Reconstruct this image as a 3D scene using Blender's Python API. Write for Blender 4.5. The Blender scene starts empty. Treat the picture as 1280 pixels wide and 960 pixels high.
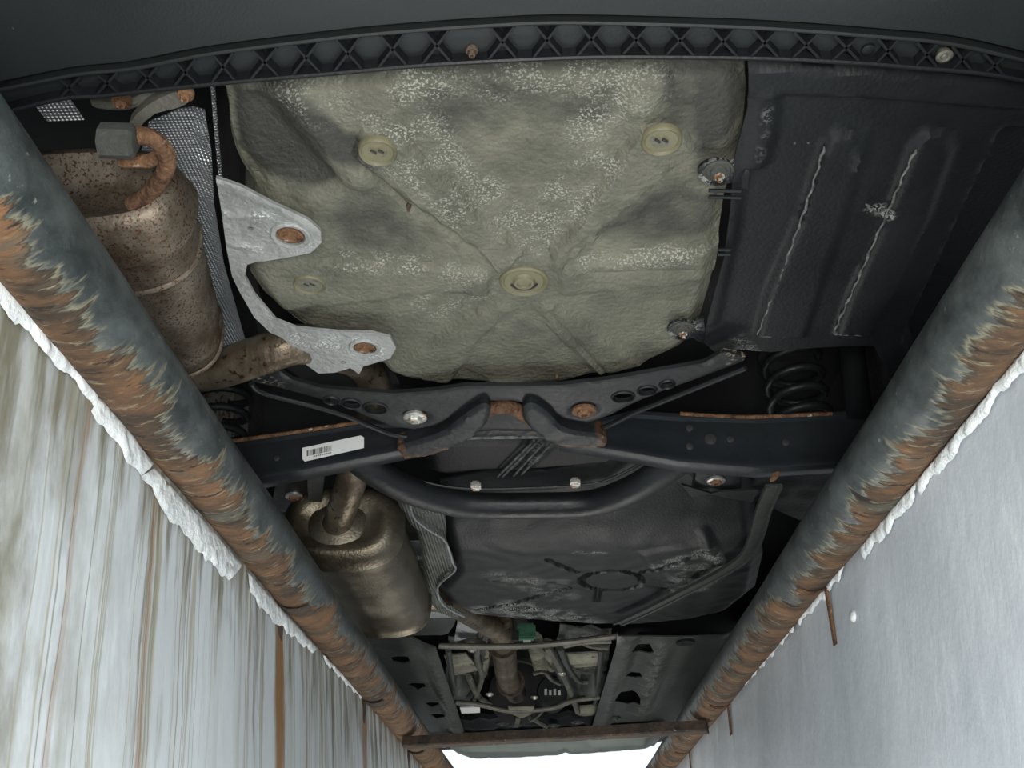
import bpy, bmesh, math, random
import numpy as np
from mathutils import Vector, Matrix
from mathutils.geometry import delaunay_2d_cdt

random.seed(4)
# ------------------------------------------------------------ camera
F = 1200.0
VPX, VPY, ROLL = 691.0, 1144.0, 0.02          # vanishing point of the pit direction, camera roll
_y = np.array([VPX - 640, -(VPY - 480), -F]); _y /= np.linalg.norm(_y)
_x = np.array([1, ROLL, (_y[0] + _y[1] * ROLL) / (-_y[2])]); _x /= np.linalg.norm(_x)
_z = np.cross(_x, _y)
CAMZ = -0.5
cam = bpy.data.cameras.new('camera'); camo = bpy.data.objects.new('camera', cam)
bpy.context.scene.collection.objects.link(camo)
cam.sensor_width = 36; cam.lens = 36 * F / 1280; cam.clip_start = .02
camo.matrix_world = Matrix(((_x[0], _x[1], _x[2], 0), (_y[0], _y[1], _y[2], 0), (_z[0], _z[1], _z[2], CAMZ), (0, 0, 0, 1)))
bpy.context.scene.camera = camo
# ------------------------------------------------------------ light and exposure
sc = bpy.context.scene
sc.view_settings.view_transform = 'Standard'; sc.view_settings.look = 'None'
sc.view_settings.gamma = 1; sc.view_settings.use_curve_mapping = False
sc.view_settings.exposure = 0.0
w = bpy.data.worlds.new('World'); sc.world = w; w.use_nodes = True
bg = w.node_tree.nodes['Background']
bg.inputs[0].default_value = (.88, .95, 1, 1); bg.inputs[1].default_value = 1.15

def area_lamp(name, loc, target, sx, sy, power, col=(1, 1, 1)):
    l = bpy.data.lights.new(name, 'AREA'); l.shape = 'RECTANGLE'; l.size = sx; l.size_y = sy; l.energy = power; l.color = col
    o = bpy.data.objects.new(name, l); sc.collection.objects.link(o); o.location = loc
    o.rotation_euler = (Vector(target) - Vector(loc)).to_track_quat('-Z', 'Y').to_euler()
    return o
area_lamp('inspection_lamp', (.05, -.22, -.62), (0, 1.5, .15), .35, .25, 17, (1, .99, .95))
area_lamp('pit_lamp', (.16, .85, -.85), (.458, 1.0, -.40), .6, .12, 2.6, (.93, .97, 1))
area_lamp('pit_lamp', (-.16, 1.0, -.85), (-.458, 1.15, -.40), .6, .12, 2.2, (.97, .98, 1))
area_lamp('pit_lamp', (0, 3.4, -1.5), (0, 3.4, 0), .3, 1.2, 14, (1, .98, .93))

# ------------------------------------------------------------ geometry helpers
def ray(px, py):
    v = np.array([(px - 640) / F, -(py - 480) / F, -1.0]); return Vector((v @ _x, v @ _y, v @ _z))
def S(px, py, z):                       # point at world height z
    r = ray(px, py); t = (z - CAMZ) / r.z; return Vector((r.x * t, r.y * t, z))
def V(px, py, Y):                       # point on the plane y = Y
    r = ray(px, py); t = Y / r.y; return Vector((r.x * t, Y, CAMZ + r.z * t))
def W(px, py, X):                       # point on the plane x = X
    r = ray(px, py); t = X / r.x; return Vector((X, r.y * t, CAMZ + r.z * t))

def sm2(pts, n=4, closed=True):         # Catmull-Rom smoothing
    out = []; N = len(pts); pts = [Vector(p) for p in pts]
    rng = range(N) if closed else range(N - 1)
    for i in rng:
        if closed: a, b, c, d = pts[i - 1], pts[i], pts[(i + 1) % N], pts[(i + 2) % N]
        else: a, b, c, d = pts[max(i - 1, 0)], pts[i], pts[i + 1], pts[min(i + 2, N - 1)]
        for k in range(n):
            t = k / n
            out.append(.5 * ((2 * b) + (c - a) * t + (2 * a - 5 * b + 4 * c - d) * t * t + (3 * b - a - 3 * c + d) * t ** 3))
    if not closed: out.append(pts[-1])
    return out

ROOTLOC = {}
def finish(name, verts, faces, mat, parent=None, smooth=True, angle=40, attrs=None):
    vs = np.array([tuple(v) for v in verts], float)
    c = (vs.min(0) + vs.max(0)) / 2
    me = bpy.data.meshes.new(name)
    me.from_pydata([tuple(v) for v in (vs - c)], [], [tuple(f) for f in faces])
    bm = bmesh.new(); bm.from_mesh(me); bmesh.ops.recalc_face_normals(bm, faces=bm.faces[:]); bm.to_mesh(me); bm.free()
    if attrs:
        for k, a in attrs.items():
            at = me.attributes.new(k, 'FLOAT', 'POINT'); at.data.foreach_set('value', np.asarray(a, dtype=np.float32))
    me.materials.append(mat)
    if smooth:
        me.polygons.foreach_set('use_smooth', [True] * len(me.polygons))
        me.set_sharp_from_angle(angle=math.radians(angle))
    o = bpy.data.objects.new(name, me); sc.collection.objects.link(o)
    base = Vector((0, 0, 0)); p = parent
    while p is not None: base += p.location; p = p.parent
    o.location = Vector(c) - base
    if parent: o.parent = parent
    return o

def tag(o, label=None, cat=None, group=None, kind=None):
    if label: o['label'] = label
    if cat: o['category'] = cat
    if group: o['group'] = group
    if kind: o['kind'] = kind
    return o
def empty(name, loc, label, cat, group=None):
    o = bpy.data.objects.new(name, None); sc.collection.objects.link(o); o.location = loc; o.empty_display_size = .1
    return tag(o, label, cat, group)

def segdist(P, a, b):
    a = np.array(a[:2]); b = np.array(b[:2]); d = b - a
    t = np.clip(((P - a) @ d) / max(d @ d, 1e-12), 0, 1)
    return np.linalg.norm(P - (a + t[:, None] * d), axis=1)
def polydist(P, pts, closed=True):
    n = len(pts); r = np.full(len(P), 1e9)
    for i in range(n if closed else n - 1): r = np.minimum(r, segdist(P, pts[i], pts[(i + 1) % n]))
    return r
def inside(P, pts):
    n = len(pts); r = np.zeros(len(P), bool); x, y = P[:, 0], P[:, 1]
    for i in range(n):
        x1, y1 = pts[i][:2]; x2, y2 = pts[(i + 1) % n][:2]
        if y1 == y2: continue
        c = ((y1 > y) != (y2 > y)) & (x < (x2 - x1) * (y - y1) / (y2 - y1) + x1); r ^= c
    return r
def ss(x): x = np.clip(x, 0, 1); return x * x * (3 - 2 * x)

def feats(P, z, features, key_h=1):
    """features: ('line', px points, half width, height, softness) or ('poly', px points, height, softness)"""
    h = np.zeros(len(P))
    for f in features:
        pts = [S(a, b, z) for a, b in f[1]]
        if f[0] == 'line':
            d = polydist(P, pts, False); h += f[3] * ss((f[2] + f[4] - d) / f[4])
        else:
            d = polydist(P, pts); s = np.where(inside(P, pts), d, -d); h += f[2] * ss((s + f[3] * .5) / f[3])
    return h

def plate(name, poly, z, mat, parent=None, thick=.003, res=.02, holes=(), relief=(), stain_shade=(), wear_shine=(), smooth_n=0,
          edge=(0, 0), slope=None, world=False, angle=40, label=None, noise=0):
    """a stamped panel: plan outline in a horizontal plane, relief pushed downwards, real thickness upwards"""
    if smooth_n: poly = [tuple(p) for p in sm2([(a, b) for a, b in poly], smooth_n)]
    W_ = [Vector((a, b, z)) for a, b in poly] if world else [S(a, b, z) for a, b in poly]
    loops = [W_]
    for hc in holes:                       # (px, py, radius_px) or list of px
        if len(hc) == 3 and not hasattr(hc[0], '__len__'):
            c = S(hc[0], hc[1], z); e = S(hc[0] + hc[2], hc[1], z); r = (e - c).length
            loops.append([Vector((c.x + r * math.cos(t * math.tau / 16), c.y + r * math.sin(t * math.tau / 16), z)) for t in range(16)])
        else: loops.append([S(a, b, z) for a, b in hc])
    L2 = []
    for L in loops:                        # resample edges
        o = []
        for i in range(len(L)):
            a, b = L[i], L[(i + 1) % len(L)]; n = max(1, int((b - a).length / res))
            for k in range(n): o.append((a + (b - a) * (k / n))[:2])
        L2.append([tuple(q) for q in o])
    co = []; ed = []
    for L in L2:
        s = len(co); co += [Vector(q) for q in L]; ed += [(s + i, s + (i + 1) % len(L)) for i in range(len(L))]
    A = np.array(L2[0]); mn, mx = A.min(0), A.max(0)
    gx, gy = np.meshgrid(np.arange(mn[0] + res / 2, mx[0], res), np.arange(mn[1] + res / 2, mx[1], res))
    gx = gx + (np.arange(gx.shape[0])[:, None] % 2) * res / 2
    G = np.stack([gx.ravel(), gy.ravel()], 1)
    if len(G):
        ok = inside(G, L2[0]) & (polydist(G, L2[0]) > res * .45)
        for L in L2[1:]: ok &= ~inside(G, L) & (polydist(G, L) > res * .45)
        co += [Vector(q) for q in G[ok]]
    vo, eo, fo = delaunay_2d_cdt(co, ed, [], 0, 1e-7)[:3]
    P = np.array([tuple(v) for v in vo])
    C = np.array([P[list(f)].mean(0) for f in fo])
    ok = inside(C, L2[0])
    for L in L2[1:]: ok &= ~inside(C, L)
    fo = [f for f, k in zip(fo, ok) if k]
    used = sorted({i for f in fo for i in f}); mp = {u: i for i, u in enumerate(used)}
    P = P[used]; fo = [tuple(mp[i] for i in f) for f in fo]
    h = feats(P, z, relief)
    if edge[0]: h -= edge[1] * (1 - ss(polydist(P, L2[0]) / edge[0])) 
    if slope: h = h + slope(P)
    if noise: h = h + noise * (np.sin(P[:, 0] * 41 + 3 * np.sin(P[:, 1] * 23)) * np.sin(P[:, 1] * 37 + 2 * np.sin(P[:, 0] * 29)))
    n = len(P)
    verts = [(P[i, 0], P[i, 1], z - h[i]) for i in range(n)] + [(P[i, 0], P[i, 1], z - h[i] + thick) for i in range(n)]
    faces = list(fo) + [tuple(i + n for i in reversed(f)) for f in fo]
    cnt = {}
    for f in fo:
        for i in range(len(f)):
            e = (f[i], f[(i + 1) % len(f)]); cnt[e] = 1
    for (a, b) in list(cnt):
        if (b, a) not in cnt: faces.append((b, a, a + n, b + n))
    at = {}
    if stain_shade: at['stain_shade'] = np.tile(np.clip(feats(P, z, stain_shade), 0, 1.3), 2)
    if wear_shine: at['wear_shine'] = np.tile(np.clip(feats(P, z, wear_shine), 0, 1), 2)
    o = finish(name, verts, faces, mat, parent, attrs=at, angle=angle)
    if label: o['label'] = label
    return o

def ring_frames(path):
    path = [Vector(p) for p in path]; fr = []; up = Vector((0, 0, 1))
    t0 = (path[1] - path[0]).normalized()
    n = up - t0 * up.dot(t0)
    if n.length < 1e-3: n = Vector((1, 0, 0)) - t0 * t0.x
    n.normalize()
    for i in range(len(path)):
        t = (path[min(i + 1, len(path) - 1)] - path[max(i - 1, 0)]).normalized()
        n = (n - t * n.dot(t)).normalized(); fr.append((path[i], t, n, t.cross(n)))
    return fr
def tube_vf(path, rad, seg=12, flat=1.0):
    fr = ring_frames(path); vs = []; fs = []
    R = rad if hasattr(rad, '__len__') else [rad] * len(fr)
    for (p, t, n, b), r in zip(fr, R):
        for k in range(seg):
            a = k * math.tau / seg; vs.append(p + n * (r * flat * math.cos(a)) + b * (r * math.sin(a)))
    for i in range(len(fr) - 1):
        for k in range(seg):
            a = i * seg + k; b2 = i * seg + (k + 1) % seg; fs.append((a, b2, b2 + seg, a + seg))
    fs.append(tuple(range(seg))[::-1]); m = (len(fr) - 1) * seg; fs.append(tuple(m + k for k in range(seg)))
    return vs, fs
def tube(name, path, rad, mat, parent=None, seg=12, flat=1.0, n=4, label=None):
    if n > 1 and not hasattr(rad, '__len__'): path = sm2(path, n, False)
    vs, fs = tube_vf(path, rad, seg, flat); o = finish(name, vs, fs, mat, parent)
    if label: o['label'] = label
    return o
def lathe(name, c, axis, prof, mat, parent=None, seg=24, xs=1.0, ys=1.0, label=None, xref=None, angle=40, cap=True):
    """prof: (offset along axis, radius)"""
    axis = Vector(axis).normalized(); c = Vector(c)
    xr = Vector(xref) if xref else (Vector((1, 0, 0)) if abs(axis.x) < .8 else Vector((0, 1, 0)))
    xr = (xr - axis * xr.dot(axis)).normalized(); yr = axis.cross(xr); vs = []; fs = []
    for h, r in prof:
        for k in range(seg):
            a = k * math.tau / seg; vs.append(c + axis * h + xr * (r * xs * math.cos(a)) + yr * (r * ys * math.sin(a)))
    for i in range(len(prof) - 1):
        for k in range(seg):
            a = i * seg + k; b = i * seg + (k + 1) % seg; fs.append((a, b, b + seg, a + seg))
    if cap: fs.append(tuple(range(seg))[::-1]); m = (len(prof) - 1) * seg; fs.append(tuple(m + k for k in range(seg)))
    o = finish(name, vs, fs, mat, parent, angle=angle)
    if label: o['label'] = label
    return o
def boxvf(a, b):
    x0, y0, z0 = a; x1, y1, z1 = b
    v = [(x0, y0, z0), (x1, y0, z0), (x1, y1, z0), (x0, y1, z0), (x0, y0, z1), (x1, y0, z1), (x1, y1, z1), (x0, y1, z1)]
    return v, [(0, 3, 2, 1), (4, 5, 6, 7), (0, 1, 5, 4), (1, 2, 6, 5), (2, 3, 7, 6), (3, 0, 4, 7)]
def box(name, a, b, mat, parent=None):
    v, f = boxvf(a, b); return finish(name, v, f, mat, parent, smooth=False)
def bevel(o, wd=.003, seg=2):
    bm = bmesh.new(); bm.from_mesh(o.data); bmesh.ops.bevel(bm, geom=[e for e in bm.edges if e.calc_face_angle(0) > .5], offset=wd, segments=seg, affect='EDGES', clamp_overlap=True)
    bm.to_mesh(o.data); bm.free(); return o
def hexbolt(c, r, mat, parent, washer=None, axis=(0, 0, -1), name='bolt', label=None):
    c = Vector(c); ax = Vector(axis).normalized()
    o = lathe(name, c, ax, [(-.004, r * .6), (0, r * .6), (0, r * .62), (.005, r * .62), (.0075, r * .5), (.0076, r * .3), (.005, r * .28)], mat, parent, seg=6, angle=20, label=label)
    ws = lathe('washer', c, ax, [(-.004, r * .5), (-.003, r), (.0012, r), (.0022, r * .93), (.0022, r * .5)], washer or mat, parent, seg=24)
    return o

# ------------------------------------------------------------ materials
def N(nt, t, **k):
    n = nt.nodes.new(t)
    for a, b in k.items(): setattr(n, a, b)
    return n
def mat(name, c1, c2=None, nscale=8, rough=.6, metal=0, bump=.2, bscale=60, stain_shade=(.01, .01, .01), wear_shine=(.6, .62, .6), wscale=300,
        speck=None, sscale=90, sthr=.62, emboss=None, stretch=(1, 1, 1), spec=.5, r2=None, wthr=.52):
    m = bpy.data.materials.new(name); m.use_nodes = True; nt = m.node_tree; B = nt.nodes['Principled BSDF']; L = nt.links.new
    tc = N(nt, 'ShaderNodeTexCoord'); mp = N(nt, 'ShaderNodeMapping'); mp.inputs['Scale'].default_value = stretch; L(tc.outputs['Object'], mp.inputs[0])
    n1 = N(nt, 'ShaderNodeTexNoise'); n1.inputs['Scale'].default_value = nscale; n1.inputs['Detail'].default_value = 8; n1.inputs['Roughness'].default_value = .65; L(mp.outputs[0], n1.inputs[0])
    cr = N(nt, 'ShaderNodeValToRGB'); cr.color_ramp.elements[0].position = .35; cr.color_ramp.elements[1].position = .65
    cr.color_ramp.elements[0].color = (*c1, 1); cr.color_ramp.elements[1].color = (*(c2 or c1), 1); L(n1.outputs[0], cr.inputs[0])
    col = cr.outputs[0]
    def mixin(col, fac, c):
        mx = N(nt, 'ShaderNodeMix', data_type='RGBA'); L(fac, mx.inputs[0]); L(col, mx.inputs[6]); mx.inputs[7].default_value = (*c, 1); return mx.outputs[2]
    def thr(scale, lo, hi, det=6, vec=mp.outputs[0]):
        n = N(nt, 'ShaderNodeTexNoise'); n.inputs['Scale'].default_value = scale; n.inputs['Detail'].default_value = det; L(vec, n.inputs[0])
        r = N(nt, 'ShaderNodeMapRange'); r.inputs[1].default_value = lo; r.inputs[2].default_value = hi; r.clamp = True; L(n.outputs[0], r.inputs[0]); return r.outputs[0], n.outputs[0]
    def math_(op, a, b):
        q = N(nt, 'ShaderNodeMath', operation=op)
        for i, s in enumerate((a, b)):
            if isinstance(s, (int, float)): q.inputs[i].default_value = s
            else: L(s, q.inputs[i])
        return q.outputs[0]
    if speck:
        f, _ = thr(sscale, sthr, sthr + .05); col = mixin(col, f, speck)
    a = N(nt, 'ShaderNodeAttribute', attribute_name='stain_shade'); f, nn = thr(25, 0, 1)
    q = math_('ADD', a.outputs['Fac'], math_('MULTIPLY', math_('SUBTRACT', nn, .5), .9)); r = N(nt, 'ShaderNodeMapRange'); r.inputs[1].default_value = .3; r.inputs[2].default_value = .8; L(q, r.inputs[0])
    f = math_('MULTIPLY', r.outputs[0], math_('MINIMUM', math_('MULTIPLY', a.outputs['Fac'], 5), .9)); col = mixin(col, f, stain_shade)
    a = N(nt, 'ShaderNodeAttribute', attribute_name='wear_shine'); f, nn = thr(wscale, wthr, wthr + .08, 8); f2, _ = thr(28, .42, .56, 4); col = mixin(col, math_('MULTIPLY', math_('MULTIPLY', f, f2), math_('MINIMUM', math_('MULTIPLY', a.outputs['Fac'], 1.5), 1)), wear_shine)
    L(col, B.inputs['Base Color'])
    B.inputs['Roughness'].default_value = rough; B.inputs['Metallic'].default_value = metal; B.inputs['Specular IOR Level'].default_value = spec
    if r2 is not None:
        rr = N(nt, 'ShaderNodeMapRange'); rr.inputs[1].default_value = .35; rr.inputs[2].default_value = .65; rr.inputs[3].default_value = rough; rr.inputs[4].default_value = r2; L(n1.outputs[0], rr.inputs[0]); L(rr.outputs[0], B.inputs['Roughness'])
    bp = N(nt, 'ShaderNodeBump'); bp.inputs['Strength'].default_value = bump; bp.inputs['Distance'].default_value = .01
    if emboss:
        h = None
        for d in ((1, 1, .3), (1, -1, .3)):
            mm = N(nt, 'ShaderNodeVectorMath', operation='DOT_PRODUCT'); mm.inputs[1].default_value = tuple(q * emboss for q in d); L(tc.outputs['Object'], mm.inputs[0])
            s = math_('SINE', mm.outputs['Value'], 0); h = s if h is None else math_('MULTIPLY', h, s)
        L(h, bp.inputs['Height']); bp.inputs['Distance'].default_value = .0012; bp.inputs['Strength'].default_value = 1
    else:
        n2 = N(nt, 'ShaderNodeTexNoise'); n2.inputs['Scale'].default_value = bscale; n2.inputs['Detail'].default_value = 6; L(mp.outputs[0], n2.inputs[0]); L(n2.outputs[0], bp.inputs['Height'])
    L(bp.outputs[0], B.inputs['Normal'])
    return m
M = {}
M['plastic'] = mat('black_plastic', (.006, .007, .008), (.011, .013, .014), 5, .42, 0, .12, 220, speck=(.16, .17, .16), sscale=70, sthr=.76, wear_shine=(.30, .31, .29), r2=.55, wthr=.47, spec=.28)
M['bumper'] = mat('bumper_plastic', (.009, .012, .012), (.012, .015, .015), 3, .5, 0, .06, 400, speck=(.3, .3, .28), sscale=45, sthr=.76)
M['well'] = mat('undercoating', (.088, .088, .066), (.172, .172, .129), 9, .62, 0, .5, 130, stain_shade=(.03, .03, .026), wear_shine=(.32, .325, .275), wscale=380, r2=.8)
M['plug'] = mat('rubber_plug', (.13, .122, .07), (.18, .168, .10), 12, .55, 0, .1, 90)
M['arm'] = mat('black_coated_arm', (.014, .017, .020), (.023, .027, .031), 6, .42, .05, .1, 90, speck=(.2, .2, .18), sscale=60, sthr=.75, spec=.35)
M['dark'] = mat('dark_void', (.006, .006, .007), (.01, .01, .011), 5, .8, 0, .1, 40)
M['frame'] = mat('black_painted_steel', (.007, .0085, .009), (.015, .0175, .019), 6, .38, .1, .12, 90, stain_shade=(.16, .07, .025), wear_shine=(.2, .17, .12), wscale=180, r2=.55, spec=.38)
M['mufflersteel'] = mat('muffler_steel', (.10, .075, .05), (.26, .225, .18), 11, .42, .65, .25, 60, speck=(.085, .04, .02), sscale=330, sthr=.56, r2=.6)
M['muffmid'] = mat('muffler_steel_bronze', (.10, .082, .055), (.22, .20, .155), 7, .34, .8, .14, 180, speck=(.07, .04, .02), sscale=260, sthr=.64, r2=.5)
M['exhaust'] = mat('exhaust_steel', (.10, .075, .05), (.24, .20, .145), 14, .4, .7, .3, 60, speck=(.05, .03, .02), sscale=80, sthr=.6)
M['foil'] = mat('embossed_foil', (.30, .32, .33), (.5, .52, .53), 4, .42, .7, 1, 60, emboss=700)
M['foildark'] = mat('sooty_foil', (.07, .078, .068), (.15, .16, .14), 6, .5, .6, 1, 60, emboss=500)
M['zinc'] = mat('zinc_bracket', (.26, .27, .26), (.41, .42, .41), 8, .5, .35, .35, 120, wear_shine=(.75, .77, .76), wscale=350, r2=.6)
M['rust'] = mat('rusted_steel', (.055, .025, .013), (.23, .12, .06), 40, .8, .1, .8, 120, speck=(.5, .42, .33), sscale=60, sthr=.66)
M['rustdark'] = mat('dark_rusty_steel', (.04, .032, .027), (.105, .072, .05), 25, .75, .2, .8, 80, speck=(.35, .32, .28), sscale=60, sthr=.68)
M['bolt'] = mat('zinc_bolt', (.35, .35, .32), (.6, .6, .56), 30, .4, .7, .2, 80, speck=(.25, .12, .05), sscale=90, sthr=.55)
M['rubber'] = mat('hanger_rubber', (.03, .032, .028), (.055, .056, .048), 12, .7, 0, .3, 90)
M['strapm'] = mat('weathered_bracket', (.07, .07, .058), (.15, .145, .12), 12, .55, .3, .3, 90)
M['floorpan'] = mat('grey_floor_panel', (.035, .04, .036), (.06, .066, .06), 5, .45, .1, .2, 60, wear_shine=(.3, .3, .27), speck=(.2, .2, .18), sscale=60, sthr=.72)
M['greylip'] = mat('grey_undertray', (.26, .30, .275), (.34, .38, .35), 6, .5, 0, .1, 60)
M['cream'] = mat('cream_underseal', (.09, .09, .07), (.28, .275, .21), 9, .55, .1, .3, 60, speck=(.05, .05, .04), sscale=40, sthr=.6)
M['white'] = mat('white_label', (.72, .74, .72), (.8, .82, .8), 30, .5, 0, .05, 80)
M['ink'] = mat('label_ink', (.03, .03, .03), None, 30, .6)
M['green'] = mat('green_connector', (.02, .10, .055), (.04, .16, .09), 30, .5)
M['tyre'] = mat('tyre_rubber', (.02, .02, .02), (.03, .03, .03), 20, .7, 0, .3, 60)
M['concrete'] = mat('concrete_floor', (.3, .3, .29), (.42, .42, .4), 3, .85, 0, .4, 40)
M['darkened'] = mat('low_bounce_concrete', (.03, .03, .03), (.08, .078, .075), 3, .6, 0, .4, 40)  # unseen pit floor and back wall, darkened to cut bounced light
M['scuff_glint'] = mat('scuff_glint_plastic', (.02, .022, .022), (.20, .21, .20), 60, .7, 0, .4, 200)  # scuffed cover edges; its pale tone also paints in glossy highlights
M['plaster'] = mat('white_plaster', (.66, .70, .70), (.86, .89, .88), 14, .6, 0, .9, 45, speck=(.30, .24, .15), sscale=26, sthr=.66)

def wall_mat(name, base1, base2, streak, rust_y, xs):
    """painted pit wall: vertical run-off streaks (world height is the wall's own vertical)"""
    m = bpy.data.materials.new(name); m.use_nodes = True; nt = m.node_tree; B = nt.nodes['Principled BSDF']; L = nt.links.new
    tc = N(nt, 'ShaderNodeTexCoord')
    def noise(sc_, scale, det=5, ro=.6):
        mp = N(nt, 'ShaderNodeMapping'); mp.inputs['Scale'].default_value = sc_; L(tc.outputs['Object'], mp.inputs[0])
        n = N(nt, 'ShaderNodeTexNoise'); n.inputs['Scale'].default_value = scale; n.inputs['Detail'].default_value = det; n.inputs['Roughness'].default_value = ro; L(mp.outputs[0], n.inputs[0]); return n.outputs[0]
    def ramp(v, a, b, lo=0.0, hi=1.0):
        r = N(nt, 'ShaderNodeMapRange'); r.inputs[1].default_value = a; r.inputs[2].default_value = b; r.inputs[3].default_value = lo; r.inputs[4].default_value = hi; L(v, r.inputs[0]); return r.outputs[0]
    def mt(op, a, b=0.0):
        q = N(nt, 'ShaderNodeMath', operation=op)
        for i, s in enumerate((a, b)):
            if isinstance(s, (int, float)): q.inputs[i].default_value = s
            else: L(s, q.inputs[i])
        return q.outputs[0]
    def mx(f, a, b):
        q = N(nt, 'ShaderNodeMix', data_type='RGBA')
        for i, s in ((0, f), (6, a), (7, b)):
            if isinstance(s, tuple): q.inputs[i].default_value = (*s, 1)
            elif isinstance(s, float): q.inputs[i].default_value = s
            else: L(s, q.inputs[i])
        return q.outputs[2]
    col = mx(ramp(noise((1, 1, .6), 5, 8), .35, .65), base1, base2)
    sep = N(nt, 'ShaderNodeSeparateXYZ'); L(tc.outputs['Object'], sep.inputs[0])
    if streak > 0:
        col = mx(mt('MULTIPLY', ramp(noise((1, 14, .25), 1, 6), .50, .66), .5 * streak), col, (.42, .43, .34))
        mud = mt('MULTIPLY', ramp(noise((1, 2.2, 1), 5, 7), .44, .60), ramp(sep.outputs[1], -2.55, -2.15, 1, 0)); col = mx(mt('MULTIPLY', mud, .85), col, (.17, .155, .095))
        # thin drip lines: narrow bands of the stretched noise
        for sc_, c, st, lo in (((1, 15, .16), (.25, .24, .16), .75, .57), ((1, 22, .3), (.33, .34, .28), .6, .61), ((1, 13, .12), (.40, .36, .24), .7, .44), ((1, 11, .10), (.30, .21, .11), .8, .63)):
            v = noise(sc_, 1, 2, .4); d = mt('ABSOLUTE', mt('SUBTRACT', v, lo)); col = mx(mt('MULTIPLY', ramp(d, .002, .011, 1, 0), st * streak), col, c)
        # muddy run-off close under the pipe
        v = mt('ADD', noise((1, 22, 2.5), 1, 6), mt('MULTIPLY', ramp(sep.outputs[2], TOPZ - .28, TOPZ, 0, 1), .24)); col = mx(mt('MULTIPLY', ramp(v, .62, .74), .8 * streak), col, (.17, .15, .09))
    else:
        col = mx(mt('MULTIPLY', ramp(noise((1, 5, 2), 3, 8), .62, .70), .35), col, (.85, .9, .92))
        col = mx(mt('MULTIPLY', ramp(noise((1, 1, 1), 26, 4), .73, .76), .7), col, (.25, .2, .15))
    wob = mt('MULTIPLY', mt('SUBTRACT', noise((1, 3, 3), 2, 5), .5), .03)
    for (ry, rw, rl, rs) in rust_y:          # rust run below a strap: y position, width, length, strength
        d = mt('ABSOLUTE', mt('ADD', mt('SUBTRACT', sep.outputs[1], ry), wob))
        f = mt('MULTIPLY', ramp(d, rw * .5, rw, 1, 0), ramp(sep.outputs[2], TOPZ - rl, TOPZ - rl * .4, 0, 1))
        col = mx(mt('MULTIPLY', f, rs), col, (.30, .15, .05))
    L(col, B.inputs['Base Color']); B.inputs['Roughness'].default_value = .42 if streak == 0 else .5
    bp = N(nt, 'ShaderNodeBump'); bp.inputs['Strength'].default_value = .5 if streak == 0 else .22; bp.inputs['Distance'].default_value = .01
    L(noise((1, 1, .6) if streak == 0 else (1, 3, .8), 9, 7), bp.inputs['Height']); L(bp.outputs[0], B.inputs['Normal'])
    return m

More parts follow.
